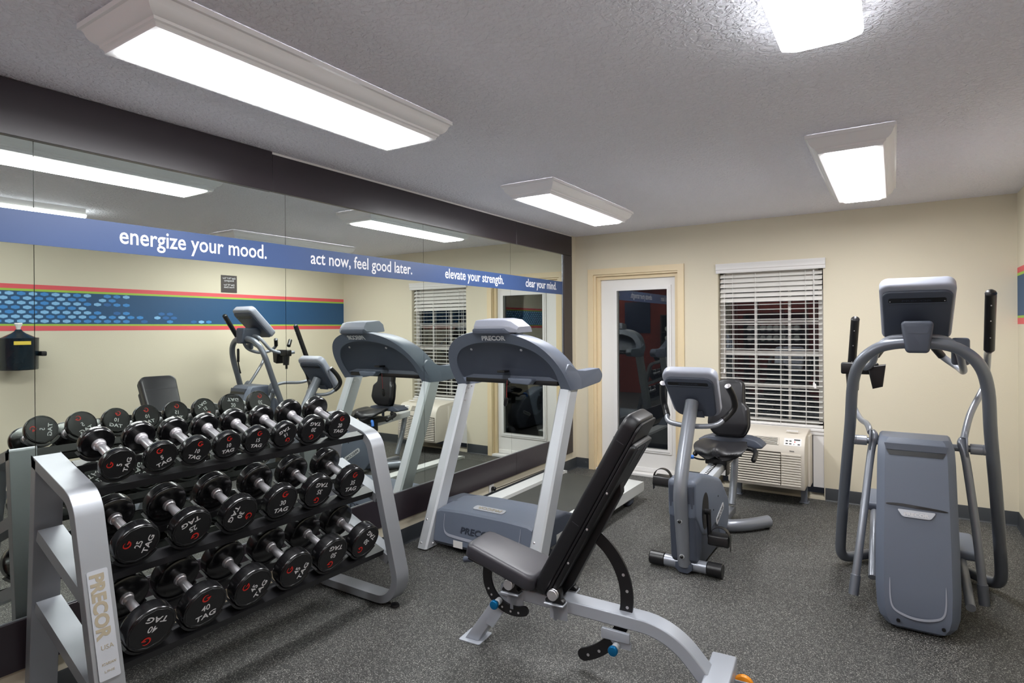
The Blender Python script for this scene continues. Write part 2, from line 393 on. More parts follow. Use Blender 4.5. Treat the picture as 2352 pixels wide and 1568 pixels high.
mb.build('slats', m_blind, bl)
MB().box((1.480, D+.022, .603), (2.328, D+.068, .625), .004).build('bottom_rail', m_white, bl)
mb = MB()
for x in (1.595, 1.791, 1.997, 2.198):
    for dy in (.019, .071): mb.cyl((x, D+dy, .62), (x, D+dy, 1.97), .0018, n=6)
mb.build('ladder_cords', m_white, bl)
c = MB(); c.cyl((2.262, D+.012, 1.965), (2.262, D+.012, 1.0), .0022, n=8).cyl((2.268, D+.012, 1.965), (2.270, D+.012, 1.0), .0018, n=8)
c.lathe((2.262, D+.012, 1.0), (0, 0, -1), [(0, .003), (.01, .008), (.045, .010), (.05, .004)], n=12); c.lathe((2.272, D+.012, .985), (0, 0, -1), [(0, .003), (.01, .008), (.04, .010), (.045, .004)], n=12)
c.build('pull_cord', m_white, bl)
c = MB(); c.cyl((1.524, D+.012, 1.965), (1.524, D+.012, 1.09), .0018, n=8); c.lathe((1.522, D+.012, 1.09), (0, 0, -1), [(0, .003), (.01, .007), (.04, .009), (.045, .004)], n=12)
c.build('tilt_cord', m_white, bl)

# ------------------------------------------------------------------ air conditioner
ac = thing('air_conditioner', 'beige through-the-wall air conditioner with louvred front under the window', 'air conditioner', (1.93, 5.45, 0))
mb = MB(); ax0, ax1 = 1.637, 2.232
body = [(5.285, .150), (5.275, .165), (5.275, .43), (5.283, .50), (5.325, .560), (5.36, .578), (5.60, .600), (5.655, .600), (5.655, .160), (5.30, .150)]
mb.prism(body, YZ, ax0, ax1, rnd=.008); mb.build('cabinet', m_ptac, ac)
MB().box((1.622, 5.50, .135), (2.248, 5.660, .560), .004).build('wall_sleeve', m_ptac, ac)
mb = MB(); mbg = MB()
for i in range(13):
    z = .175+i*.0205
    mb.box((1.655, 5.262, z), (2.052, 5.2745, z+.0125), .002, 1); mb.box((2.058, 5.266, z), (2.205, 5.2745, z+.0135), .002, 1)
mb.build('louvre_grille', m_ptac, ac)
MB().box((1.652, 5.2735, .172), (2.055, 5.2748, .445)).build('grille_recess', m_ptacd, ac)
lv = MB(); tl = lambda x, s, o: Vector((x, 5.283+.042*s-o*.82, .50+.060*s+o*.57*-1+o*.57*2*0))   # points on the sloped control face
nrm = Vector((0, -.82, .57))
def slope(x, s, o): return Vector((x, 5.283+.042*s, .500+.060*s))+nrm*o
def sbox(mb, x0, x1, s0, s1, o0, o1):
    mb._add([slope(x, s, o) for o in (o0, o1) for s in (s0, s1) for x in (x0, x1)], [(0, 1, 3, 2), (4, 5, 7, 6), (0, 1, 5, 4), (2, 3, 7, 6), (0, 2, 6, 4), (1, 3, 7, 5)])
mb = MB(); sbox(mb, 1.80, 2.035, .02, .92, .0004, .0012); mb.build('outlet_recess', m_ptacd, ac)
mb = MB()
for i in range(7): sbox(mb, 1.805, 2.03, .06+i*.125, .11+i*.125, .001, .006)
for x in (1.80, 2.028): sbox(mb, x, x+.008, .02, .92, .001, .008)
mb.build('discharge_louvre', m_ptac, ac)
mb = MB(); sbox(mb, 2.075, 2.205, .05, .95, .0004, .0014); mb.build('control_panel', m_white, ac)
mb = MB()
for x, s in ((2.088, .55), (2.115, .55), (2.088, .22), (2.115, .22), (2.178, .18)): mb = MB(); sbox(mb, x, x+.017, s, s+.12, .0016, .003); mb.build('button', m_black, ac)
mb = MB(); sbox(mb, 2.150, 2.195, .72, .86, .0016, .003); mb.build('display', m_black, ac)
mb = MB(); sbox(mb, 2.148, 2.154, .20, .27, .0016, .003); mb.build('button', m_black, ac)
mb = MB(); sbox(mb, 2.152, 2.160, .48, .60, .0016, .003); mb.build('up_button', m_redt, ac)
text('maker_lettering', 'Amana', (2.118, 5.2747, .459), (1, 0, 0), (0, 0, 1), width=.036, m=m_textd, parent=ac, bold=.03, shear=.2)
MB().box((2.08, 5.40, .600), (2.17, 5.43, .608), .003).build('vent_cover', m_white, ac)
for x in (1.652, 2.178):
    MB().box((x, 5.48, .0), (x+.048, 5.53, .155)).box((x-.012, 5.462, .0), (x+.060, 5.545, .006), .002).build('support_leg', m_greyd, ac)

# ------------------------------------------------------------------ mirror wall
YS = [-.205, .938, 2.081, 3.226, 4.374, 5.342]
fr = thing('wall_mirror', 'large wall mirror of five glass panes in a dark brown laminate board frame', 'mirror', (.01, 2.6, 1.2))
MB().box((.0003, YS[0], .372), (.0012, YS[5], 2.2265)).build('backing', m_black, fr)
for i in range(5):
    MB().box((.0015, YS[i]+.0012, .372), (.008, YS[i+1]-.0012, 2.2265)).build('mirror_pane', m_mirror, fr)
for a, b in ((-.40, 1.992), (1.995, 4.455), (4.457, 5.535)):
    z1 = 2.437 if b < 2 else 2.425
    MB().box((.001, a, 2.2245 if b > 2 else 2.2225), (.024 if b < 2 else .021, b, z1), .0015, 1).build('top_board', m_frame, fr)
for a, b in ((-.40, 1.992), (1.995, 4.430), (4.432, 5.535)):
    MB().box((.001, a, .180), (.021, b, .369), .0015, 1).build('bottom_board', m_frame, fr)
MB().box((.001, 5.350, .371), (.021, 5.535, 2.222), .0015, 1).build('side_board', m_frame, fr)
MB().box((.001, 5.3425, .371), (.0125, 5.3495, 2.222)).box((.001, -.39, .3692), (.014, 5.342, .3719)).build('edge_channel', m_silver, fr)
MB().box((.001, 1.995, 2.4255), (.012, 5.54, 2.4395)).build('top_filler', m_white, fr)
bn = MB().box((.0082, -.2, 1.8155), (.0098, 5.349, 1.9455)).build('slogan_banner', m_banner, fr); lab(bn, 'blue strip with white slogans')
for s_, a, b in (('energize your mood.', 1.243, 1.962), ('act now, feel good later.', 2.248, 3.105), ('elevate your strength.', 3.468, 4.262), ('clear your mind.', 4.627, 5.212)):
    text('slogan_lettering', s_, (.0098, a, 1.8575), (0, 1, 0), (0, 0, 1), width=b-a, m=m_text, parent=bn, bold=.010, depth=.001, height=.0985 if 'mood' in s_ or 'strength' in s_ else (.0985 if 'act' in s_ else .0985))

# ------------------------------------------------------------------ ceiling lights
def rect_rings(mb, x0, x1, y0, y1, prof, caps=True):
    mb.loft([[Vector((x0+d, y0+d, z)), Vector((x1-d, y0+d, z)), Vector((x1-d, y1-d, z)), Vector((x0+d, y1-d, z))] for d, z in prof], caps=caps)
def crown_light(x0, x1, y0, y1, label):
    t = thing('ceiling_light', label, 'ceiling light', ((x0+x1)/2, (y0+y1)/2, H), 'fluorescent ceiling lights')
    mb = MB(); prof = [(0, 2.4345), (0, 2.418), (.008, 2.4155), (.0135, 2.408), (.017, 2.397), (.024, 2.385), (.034, 2.376), (.043, 2.372), (.045, 2.364), (.051, 2.360), (.055, 2.3525), (.055, 2.347), (.080, 2.347), (.080, 2.36), (.02, 2.41), (.01, 2.4345)]
    rect_rings(mb, x0, x1, y0, y1, prof, caps=False); mb.build('crown_frame', m_lampw, t, ang=25)
    MB().box((x0+.03, y0+.03, 2.412), (x1-.03, y1-.03, 2.4395)).build('housing', m_white, t)
    mb = MB(); rect_rings(mb, x0, x1, y0, y1, [(.081, 2.356), (.081, 2.345), (.094, 2.336), (.100, 2.3345)]); mb.build('diffuser', m_emit, t)
crown_light(.700, 1.122, .822, 2.167, 'large lit fluorescent box light with white crown frame, at upper left above the dumbbell rack')
crown_light(.622, 1.026, 3.310, 4.690, 'lit crown-framed ceiling light in the middle, above the treadmill by the far door')
crown_light(2.464, 2.856, 3.312, 4.850, 'lit crown-framed ceiling light at the right, near the far wall window')
t = thing('ceiling_light', 'bare lit wraparound ceiling light without a frame, cut by the top edge at the right', 'ceiling light', (2.65, 1.5, H), 'fluorescent ceiling lights')
hp = fillet([(2.530, 2.393), (2.532, 2.374), (2.575, 2.362), (2.721, 2.362), (2.764, 2.374), (2.766, 2.393)], [0, .012, .1, .1, .012, 0], 5)
mb = MB(); mb.prism([(v.x, v.y) for v in hp], XZ, .80, 2.118, rnd=.004); mb.build('wrap_lens', m_emit2, t, ang=50)
MB().box((2.534, .80, 2.3935), (2.762, 2.112, 2.4395)).build('housing', m_white, t)
t0 = t
t = thing('ceiling_light', 'added wraparound fill light behind the camera, near the terracotta wall', 'ceiling light', (.95, -.55, H), 'fluorescent ceiling lights')  # unseen fixture, added only to brighten the room
mb = MB(); mb.prism([(v.x-1.70, v.y) for v in hp], XZ, -1.2, .12, rnd=.004); mb.build('wrap_lens', m_emit2, t, ang=50)
MB().box((.834, -1.19, 2.3935), (1.062, .11, 2.4395)).build('housing', m_white, t)
t = thing('ceiling_light', 'added wraparound fill light behind the camera, next to the striped right wall', 'ceiling light', (2.65, -.6, H), 'fluorescent ceiling lights')  # second added fixture out of view, more fill from the camera side
mb = MB(); mb.prism([(v.x, v.y) for v in hp], XZ, -1.2, .12, rnd=.004); mb.build('wrap_lens', m_emit2, t, ang=50)
MB().box((2.534, -1.19, 2.3935), (2.762, .11, 2.4395)).build('housing', m_white, t)

# ------------------------------------------------------------------ right wall graphics, sign, dispenser
wd = thing('wall_graphic', 'horizontal wall band of red and green stripes around blue hexagons on the right wall', 'wall graphic', (W, 3, 1.69))
mb = MB(); bx = lambda z0, z1, mi, o: mb.box((W-o, -.6, z0), (W-.0002, D-.0005, z1), mi=mi)
bx(1.853, 1.893, 0, .0014); bx(1.482, 1.526, 0, .0014); bx(1.833, 1.853, 1, .0014); bx(1.526, 1.543, 1, .0014); bx(1.543, 1.833, 2, .0014)
mb.build('stripes', [m_vred, m_vgreen, m_vblue], wd)
mb = MB(); rr = random.Random(3)
for r_ in range(7):
    zc = 1.811-r_*.0404; k = 0; y = -.5+(r_ % 2)*.0425
    lim = (2.98, 2.85, 3.0, 2.85, 3.35, 3.55, 3.75)[r_]
    while y < lim:
        p = 1.0 if y < 2.45 else max(0., 1-.72*(y-2.45)/(lim-2.45))
        if rr.random() < p:
            q = rr.random(); f_ = (y-1.9)/1.6
            mi = (0 if q > .25+.35*f_ else 1) if y < 2.6 else (0 if q > .75 else 1 if q > .3 else 2)
            hw, hh = .0305, .0172
            pts = [(-hw, hh*.5), (0, hh), (hw, hh*.5), (hw, -hh*.5), (0, -hh), (-hw, -hh*.5)]
            mb._add([Vector((W-.0019, y+a, zc+b)) for a, b in pts], [tuple(range(6))], mi)
            mb._add([Vector((W-.0014, y+a, zc+b)) for a, b in pts], [tuple(range(6))], mi)
        y += .0845
o = mb.build('hexagon_pattern', [m_h1, m_h2, m_h3], wd)
sg = thing('emergency_sign', 'small dark brown square sign with white emergency phone text on the right wall', 'sign', (W, 3.965, 2.0))
MB().box((W-.006, 3.870, 1.908), (W-.0005, 4.062, 2.105), .001, 1).build('sign_plate', m_sign, sg)
for i, s_ in enumerate(('Dial "911" For', 'Emergency', 'Dial "0" For', 'Front Desk')):
    text('sign_lettering', s_, (W-.006, 3.965, (2.062, 2.036, 1.986, 1.960)[i]), (0, -1, 0), (0, 0, 1), size=.027, m=m_text, parent=sg, bold=.01, align='CENTER', depth=.001)
wp = thing('wipes_dispenser', 'dark translucent wall-mounted wipes dispenser with a white wipe sticking out of its top', 'dispenser', (3.45, 1.967, 1.15))
c = (3.452, 1.967)
mb = MB().lathe((c[0], c[1], 1.150), (0, 0, 1), [(0, .128), (.006, .134), (.26, .138), (.270, .140), (.274, .134)], n=48); mb.build('body', m_smoke, wp)
mb = MB().lathe((c[0], c[1], 1.425), (0, 0, 1), [(0, .118), (.015, .090), (.035, .052), (.052, .030), (.066, .022), (.070, .020)], n=40); mb.build('lid', m_smoke, wp)
mb = MB().lathe((c[0], c[1], 1.495), (0, 0, 1), [(0, .014), (.02, .018), (.045, .030), (.055, .026), (.050, .012)], n=9); mb.build('wipe', m_paper, wp, ang=20)
MB().box((W-.03, 1.93, 1.19), (W-.001, 2.005, 1.40), .004).build('wall_bracket', m_blackm, wp)
MB().box((c[0]-.13, 2.085, 1.265), (c[0]+.02, 2.125, 1.305), .008).build('latch', m_blackm, wp)
a0 = R(172)
mb = MB(); mb.loft([[Vector((c[0]+.1405*math.cos(a)*k, c[1]-.1405*math.sin(a)*k, z)) for z, k in ((1.365, 1), (1.395, 1), (1.395, .99), (1.365, .99))] for a in [R(150+i*6) for i in range(9)]]); mb.build('label_sticker', m_yellow, wp)

# outlet and plug low on the left wall
ol = tag(MB().box((.0005, 4.030, .108), (.008, 4.098, .172), .002, 2).box((.008, 4.045, .118), (.010, 4.083, .162)).build('outlet_plate', m_white), 'white wall outlet plate low on the wall beside the treadmill', 'outlet')
pc = thing('power_cord', 'black power cord with round plug running along the wall behind the treadmill', 'cord', (.02, 4.06, .13))
MB().lathe((.0105, 4.064, .140), (1, 0, 0), [(0, .013), (.004, .017), (.03, .017), (.036, .010)], n=20).build('plug', m_black, pc)
MB().tube([(.040, 4.064, .140), (.055, 4.10, .145), (.045, 4.25, .138), (.030, 4.6, .128), (.025, 5.0, .122), (.03, 5.2, .118)], .0035, smooth=6, n=8).build('cable', m_black, pc)

# ------------------------------------------------------------------ things on the wall behind the camera (they show in the door and window glass)
bd = tag(MB().box((1.75, YB+.001, 1.35), (2.35, YB+.018, 2.05), .004).build('notice_board', m_navy), 'navy notice board on the terracotta wall behind the camera', 'board')
sh = thing('towel_shelf', 'dark wooden towel shelf against the terracotta wall behind the camera', 'shelf', (.85, YB, 0))
for x in (.30, 1.38): MB().box((x, YB+.001, .0), (x+.03, YB+.34, 1.75), .002, 1).build('side_panel', m_wood, sh)
for z in (.05, .60, 1.16, 1.36, 1.72): MB().box((.331, YB+.001, z), (1.379, YB+.33, z+.025), .002, 1).build('shelf_board', m_wood, sh)
base = MB().lathe((0, 0, 0), (0, 1, 0), [(0, .045), (.006, .055), (.26, .057), (.268, .047)], n=24).build('rolled_towel', m_towel)
k = 0
for z in (1.1855, 1.3855):
    for i in range(8):
        o = base if k == 0 else base.copy()
        if k: COL.objects.link(o)
        o.location = (.41+i*.122, YB+.05, z+.0575); k += 1
        tag(o, 'white rolled towel on the %s shelf of the towel rack behind the camera' % ('lower' if z < 1.3 else 'upper'), 'towel', 'rolled towels, %s row' % ('lower' if z < 1.3 else 'upper'))

# ------------------------------------------------------------------ dumbbell rack
TL = R(20)
rk = thing('dumbbell_rack', 'silver three-tier dumbbell rack with looped end frames standing against the mirror', 'dumbbell rack', (.35, 1.62, 0))
loopv = fillet([(.118, 1.012), (.466, .905), (.703, .014), (.030, .014)], [.012, .13, .15, .05], 10)
leg_a, leg_b = Vector((.497, .78)), Vector((.667, .16))
for ya, yb, near in ((.888, .980, True), (2.262, 2.352, False)):
    mb = MB(); ring_band(mb, loopv, .042, XZ, ya, yb); fo = mb.build('end_frame', m_silver, rk, ang=30)
    mod = fo.modifiers.new('bevel', 'BEVEL'); mod.width = .004; mod.segments = 2; mod.limit_method = 'ANGLE'; mod.angle_limit = R(50)
    for p, q in (((.155, .735), (.512, .590)), ((.135, .462), (.596, .276))):
        p = Vector(p); q = Vector(q); d = (q-p).normalized(); n = Vector((-d.y, d.x))*.045
        MB().prism([(p.x, p.y), (q.x, q.y), (q.x-n.x, q.y-n.y), (p.x-n.x, p.y-n.y)], XZ, ya+.006, yb-.006).build('brace', m_silver, rk)
    for x in (.07, .60): MB().lathe((x, (ya+yb)/2, 0), (0, 0, 1), [(0, .022), (.004, .024), (.0142, .022)], n=20).build('foot_pad', m_black, rk)
# name plate on the near frame's front leg
ld = (leg_b-leg_a).normalized(); u3 = Vector((ld.x, 0, ld.y)); nn = Vector((-ld.y, 0, ld.x))
def legp(z, y, o=0.): t = (z-leg_a.y)/ld.y; p = leg_a+ld*t; return Vector((p.x, y, p.y))+nn*o
mb = MB(); pl_ = fillet([(.902, .655), (.966, .655), (.966, .312), (.902, .312)], .006, 5)
mb.prism([(v.x, v.y) for v in pl_], lambda u, v, w_: legp(v, u, w_), .0008, .0030); npl = mb.build('name_plate', m_plate, rk)
lab(npl, 'pale name plate with gold lettering')
text('plate_lettering', 'PRECOR', legp(.642, .911, .0031), tuple(u3), (0, 1, 0), width=.215, height=.046, m=m_goldt, parent=npl, bold=.045, depth=.0006)
text('plate_lettering', 'USA', legp(.404, .918, .0031), (0, 1, 0), tuple(-u3), width=.038, m=m_goldt, parent=npl, depth=.0006)
text('plate_lettering', 'ICARIAN', legp(.357, .914, .0031), (0, 1, 0), tuple(-u3), width=.042, m=m_goldt, parent=npl, bold=.02, depth=.0006, shear=.2)
text('plate_lettering', 'LINE', legp(.334, .920, .0031), (0, 1, 0), tuple(-u3), width=.030, height=.007, m=m_goldt, parent=npl, depth=.0006)

axd = Vector((math.cos(TL), 0, -math.sin(TL))); upd = Vector((math.sin(TL), 0, math.cos(TL)))
TIERS = [  # front-face centre x, z ; rows: (weight, y, radius, head thickness, spin degrees)
    (.450, .985, [(5, 1.043, .062, .037, 80), (5, 1.194, .062, .037, 25), (10, 1.332, .060, .040, -17), (10, 1.468, .060, .040, 4),
                  (15, 1.606, .061, .044, -6), (15, 1.752, .061, .044, -152), (20, 1.908, .070, .046, 172), (20, 2.073, .070, .046, -7)]),
    (.520, .697, [(25, 1.074, .079, .056, 75), (25, 1.274, .079, .056, -158), (30, 1.477, .080, .057, -112), (30, 1.682, .080, .057, -4), (35, 1.884, .081, .058, 168), (35, 2.092, .081, .058, -6)]),
    (.600, .405, [(40, 1.081, .087, .065, 162), (40, 1.278, .087, .065, 8), (45, 1.482, .086, .066, 62), (45, 1.693, .086, .066, 66), (50, 1.897, .087, .068, 170), (50, 2.104, .087, .068, 138)])]
HAND = .136
cache = {}
def dumbbell_meshes(wt, r, th):
    if (wt, r) in cache: return cache[(wt, r)]
    out = {}; L = HAND+2*th
    mb = MB(); mb.lathe((-HAND/2, 0, 0), (1, 0, 0), [(0, .0155), (HAND*.3, .0165), (HAND*.5, .0172), (HAND*.7, .0165), (HAND, .0155)], n=24)
    for s_ in (-1, 1):
        mb.lathe((s_*HAND/2, 0, 0), (-s_, 0, 0), [(0, .024), (.004, .0245), (.009, .022), (.012, .022), (.015, .019), (.024, .0175), (.03, .0155)], n=24)
    out['handle'] = mb
    def head(s_):
        mb = MB(); o = (s_*HAND/2, 0, 0); k = r/math.cos(math.pi/12)*.998
        # rounded body, then a shallow twelve-sided edge and a recessed disc on the outer face
        mb.lathe(o, (s_, 0, 0), [(.0, r*.40), (.004, r*.90), (.009, r*.975), (.016, r)], n=48, mi=0)
        mb.lathe(o, (s_, 0, 0), [(.0161, r), (th-.010, r), (th-.006, r*.992), (th-.002, r*.965)], n=48, mi=0)
        mb.lathe(o, (s_, 0, 0), [(th-.0022, r*.94), (th, r*.925), (th, r*.875), (th-.0012, r*.865)], n=12, mi=1, ph=math.pi/12, ref=(0, 0, 1))
        return mb
    out['front'] = head(1); out['back'] = head(-1)
    def letters(s_):
        mb = MB(); x = s_*(HAND/2+th+.0002); k = r/.08
        text('x', str(wt), (x, 0, -.012*k), (0, s_, 0), (0, 0, 1), height=.024*k, size=.031*k, bold=.012, align='CENTER', depth=.0007, into=mb)
        text('x', 'TAG', (x, 0, -.046*k), (0, s_, 0), (0, 0, 1), height=.0215*k, size=.0375*k, bold=.02, shear=.12, align='CENTER', depth=.0007, into=mb)
        return mb
    def swoosh(s_):
        mb = MB(); x = s_*(HAND/2+th); k = r/.08; rings = []
        for i in range(19):
            t = R(52+i*16); wv = .0056*k*(.25+.75*math.sin(min(1, i/15)*math.pi*.62)); c_ = Vector((0, math.cos(t)*.0125*k, math.sin(t)*.0125*k)); e = Vector((0, math.cos(t), math.sin(t)))
            if i > 14: wv = .0050*k
            cc = Vector((0, s_*c_.y, c_.z+.042*k)); ee = Vector((0, s_*e.y, e.z))
            rings.append([Vector((x+s_*o, 0, 0))+cc+ee*q for o, q in ((.0001, -wv*.5), (.0008, -wv*.5), (.0008, wv*.5), (.0001, wv*.5))])
        mb.loft(rings)
        mb.prism([(s_*a*k, b*k+.042*k) for a, b in ((.002, .001), (.0165, .001), (.0165, -.0035), (.002, -.0035))], lambda u, v, w_: Vector((w_, u, v)), x+s_*.0001, x+s_*.0008)
        return mb
    out['let'] = (letters(1), letters(-1)); out['sw'] = (swoosh(1), swoosh(-1))
    cache[(wt, r)] = out
    return out
def raw(mb, name, mats):
    bmesh.ops.recalc_face_normals(mb.b, faces=mb.b.faces[:])
    me = bpy.data.meshes.new(name); mb.b.to_mesh(me); mb.b.free()
    for m in mats: me.materials.append(m)
    me.polygons.foreach_set('use_smooth', [True]*len(me.polygons)); me.set_sharp_from_angle(angle=R(35)); return me
protos = {}
def child(name, me, parent):
    o = bpy.data.objects.new(name, me); COL.objects.link(o); o.parent = parent; return o
ordn = ['first', 'second', 'third', 'fourth', 'fifth', 'sixth', 'seventh', 'eighth']
tn = ['top', 'middle', 'bottom']
ups = lambda s_: 'upright' if abs(s_) < 40 else ('turned sideways' if 40 <= abs(s_) <= 120 else 'upside down')
for ti, (fx, fz, row) in enumerate(TIERS):
    rmax = max(q[2] for q in row)
    for k, (wt, y, r, th, spin) in enumerate(row):
        key = (wt, r)
        if key not in protos:
            g = dumbbell_meshes(wt, r, th)
            protos[key] = dict(handle=raw(g['handle'], 'handle', [m_chrome]), front=raw(g['front'], 'head', [m_rubber, m_rubberface]), back=raw(g['back'], 'head', [m_rubber, m_rubberface]),
                               l1=raw(g['let'][0], 'weight_lettering', [m_text]), l2=raw(g['let'][1], 'weight_lettering', [m_text]), s1=raw(g['sw'][0], 'swoosh_emblem', [m_redt]), s2=raw(g['sw'][1], 'swoosh_emblem', [m_redt]))
        g = protos[key]; L = HAND+2*th
        c0 = Vector((fx, y, fz))-axd*(L/2)
        t = thing('dumbbell', 'black dumbbell marked %d, lettering %s, %s from the left on the %s tier' % (wt, ups(spin), ordn[k], tn[ti]), 'dumbbell', c0, 'dumbbells on the %s tier' % tn[ti])
        t.rotation_euler = (Matrix.Rotation(TL, 3, 'Y') @ Matrix.Rotation(R(spin), 3, 'X')).to_euler()
        child('handle', g['handle'], t)
        h1 = child('head', g['front'], t); h2 = child('head', g['back'], t)
        child('weight_lettering', g['l1'], h1); child('swoosh_emblem', g['s1'], h1); child('weight_lettering', g['l2'], h2); child('swoosh_emblem', g['s2'], h2)
        for s_ in (1, -1):       # black cradles under both heads
            hc = c0+axd*s_*(HAND/2+th*.5); mb = MB(); rings = []
            for i in range(13):
                a = R(-90-58+i*116/12); e = Vector((0, 1, 0))*math.cos(a)+upd*math.sin(a); wv = th*.42
                rings.append([hc+e*(r+.0025)+axd*wv, hc+e*(r+.0025)-axd*wv, hc+e*(r+.0115)-axd*wv, hc+e*(r+.0115)+axd*wv])
            mb.loft(rings); mb.build('cradle', m_black, rk, ang=30)
    for s_ in (1, -1):           # two rails per tier
        row_th = sum(q[3] for q in row)/len(row)
        bc = Vector((fx, 0, fz))-axd*((HAND+2*row_th)/2)+axd*s_*(HAND/2+row_th*.5)-upd*(rmax+.012)
        mb = MB(); wv = row_th*.55
        def P3(a, b, y): q = bc+axd*a+upd*b; return Vector((q.x, y, q.z))
        sect = [(-wv, 0), (wv, 0), (wv, -.030), (wv-.004, -.030), (wv-.004, -.004), (-wv+.004, -.004), (-wv+.004, -.030), (-wv, -.030)]
        mb.loft([[P3(a, b, .982) for a, b in sect], [P3(a, b, 2.260) for a, b in sect]]); mb.build('tray_rail', m_blackm, rk)

# ------------------------------------------------------------------ treadmill
tm = thing('treadmill', 'grey treadmill with arched blue-grey console beside the mirror', 'treadmill', (.6, 4.0, 0))
MB().box((.285, 3.45, .085), (.915, 4.845, .145), .012).build('running_belt', m_beltr, tm)
mb = MB()
for i, x in enumerate((.345, .395, .415, .435, .455, .475)): mb.box((x, 3.75, .1452), (x+(.010 if i else .016), 3.82, .1458))
mb.build('belt_markings', m_text, tm)
for x0, x1, s_ in ((.160, .300, 1), (.900, 1.040, -1)):
    sect = [(x0, .165), (x1, .172), (x1, .150), (x1, .09), (x0+.02, .065), (x0, .085)] if s_ == 1 else [(x1, .165), (x0, .172), (x0, .150), (x0, .09), (x1-.02, .065), (x1, .085)]
    mb = MB(); rings = []
    for y, k in ((3.30, 0), (4.70, 0), (4.84, .01), (4.875, .035)):
        rings.append([Vector((x, y, z-k*.3*(z > .12))) for x, z in sect])
    rings[-1] = [Vector((x*.9+(x0+x1)/2*.1, 4.875, .12+(z-.12)*.75)) for x, z in sect]
    mb.loft(rings); o = mb.build('side_rail', m_alu, tm)
    MB().box((x0+.03, 4.60, .0), (x1-.03, 4.72, .075), .03, 4).build('rear_foot', m_bluegreyd, tm)
    MB().lathe(((x0+x1)/2, 4.655, -.0), (0, 0, 1), [(0, .012), (.006, .018), (.012, .010), (.03, .008)], n=14).build('levelling_foot', m_blackm, tm)
MB().cyl((.30, 4.83, .112), (.90, 4.83, .112), .030, n=24).build('rear_roller', m_black, tm)
# motor hood
def hood_ring(x, k=1.): return [Vector((x, y, z)) for y, z in ((3.085, .030), (3.062, .055), (3.098, .252*k), (3.110, .265*k), (3.24, .285*k), (3.36, .290*k), (3.50, .262*k), (3.62, .21), (3.655, .17), (3.62, .03))]
mb = MB(); mb.loft([hood_ring(.226, .93), hood_ring(.26, .985), hood_ring(.45, 1.02), hood_ring(.75, 1.02), hood_ring(.94, .985), hood_ring(.978, .93)]); hd = mb.build('motor_hood', m_bluegrey, tm, ang=28)
for x0, x1 in ((.165, .30), (.90, 1.035)):
    pts = fillet([(3.20, .10), (3.20, .285), (3.45, .275), (3.74, .165), (3.74, .10)], [0, .05, .15, .05, 0], 6)
    MB().prism([(v.x, v.y) for v in pts], YZ, x0, x1, rnd=.018).build('hood_tail', m_bluegreyd, tm)
mb = MB(); gv = [Vector((.30, 0, .235)), Vector((.305, 0, .15)), Vector((.33, 0, .115)), Vector((.40, 0, .105)), Vector((.60, 0, .10)), Vector((.80, 0, .105)), Vector((.87, 0, .115)), Vector((.895, 0, .15)), Vector((.90, 0, .235))]
yf = lambda z: 3.062+(z-.055)*(.036/.207)
rings = []
for i, p in enumerate(catmull(gv, 5)):
    wv = .003+.006*math.sin(math.pi*i/40); y = yf(p.z)-.0035
    rings.append([Vector((p.x-wv*.5, y, p.z)), Vector((p.x, y-.002, p.z-wv)), Vector((p.x+wv*.5, y, p.z)), Vector((p.x, y+.003, p.z+wv))])
mb.loft(rings); mb.build('hood_groove', m_lightgrey, tm)
text('hood_lettering', 'PRECOR', (.445, yf(.14)-.004, .138), (1, 0, 0), (0, .17, .985), width=.26, height=.042, m=m_textd, parent=hd, bold=.02, shear=.15)
MB().box((.395, yf(.06)-.003, .040), (.47, yf(.06), .085)).build('sticker', m_white, hd)
th = math.atan2(.292-.277, 3.22-3.112)
pp = fillet([(.405, -.028), (.795, -.028), (.795, .028), (.405, .028)], .024, 6)
# name plate lies on the top of the hood, lettering facing the runner
fnp = lambda u, v, w_: Vector((u, 3.185+v*.985+.02*0, .2815+v*.15+w_))
mb = MB(); mb.prism([(.60+(p.x-.60)*.62, p.y) for p in pp], fnp, .0015, .006); hp2 = mb.build('hood_name_plate', m_plate, tm)
text('plate_lettering', 'PRECOR', (.695, 3.198, .2900), (-1, 0, 0), (0, -.985, -.15), width=.185, height=.030, m=m_goldt, parent=hp2, bold=.02)
for x in (.175, 1.015):
    MB().lathe((x+.05 if x < .5 else x-.05, 3.06, .035), (0, -1, 0), [(0, .008), (.006, .008), (.009, .005)], n=12).build('bolt', m_chrome, hd)
# uprights
def upr(x0, x1):
    a = [(x0, 2.998, .010), (x0+.012, 2.986, .010), (x1-.012, 2.986, .010), (x1, 2.998, .010), (x1, 3.105, .010), (x0, 3.105, .010)]
    b = [(x0, 3.452, 1.075), (x0+.012, 3.440, 1.075), (x1-.012, 3.440, 1.075), (x1, 3.452, 1.075), (x1, 3.555, 1.075), (x0, 3.555, 1.075)]
    return MB().loft([[Vector(p) for p in a], [Vector(p) for p in b]]).build('upright', m_silverl, tm)
for x0, x1, s_ in ((.140, .222, 1), (.985, 1.068, -1)):
    o = upr(x0, x1); yy = lambda z: 2.986+(z-.01)*.4263
    xin = x1 if s_ == 1 else x0
    for z in (.045, .185): MB().lathe((x0+.03, yy(z)-.0005, z), (0, -1, .42), [(0, .007), (.003, .007), (.005, .004)], n=12).build('bolt', m_chrome, o)
    for z, dy in ((1.045, .04), (1.02, .02), (1.055, .075), (.96, .035)):
        MB().lathe((xin-(-s_)*.0005, yy(z)+dy, z), (s_, 0, 0), [(0, .006), (.003, .006), (.004, .003)], n=12).build('bolt', m_chrome, o)
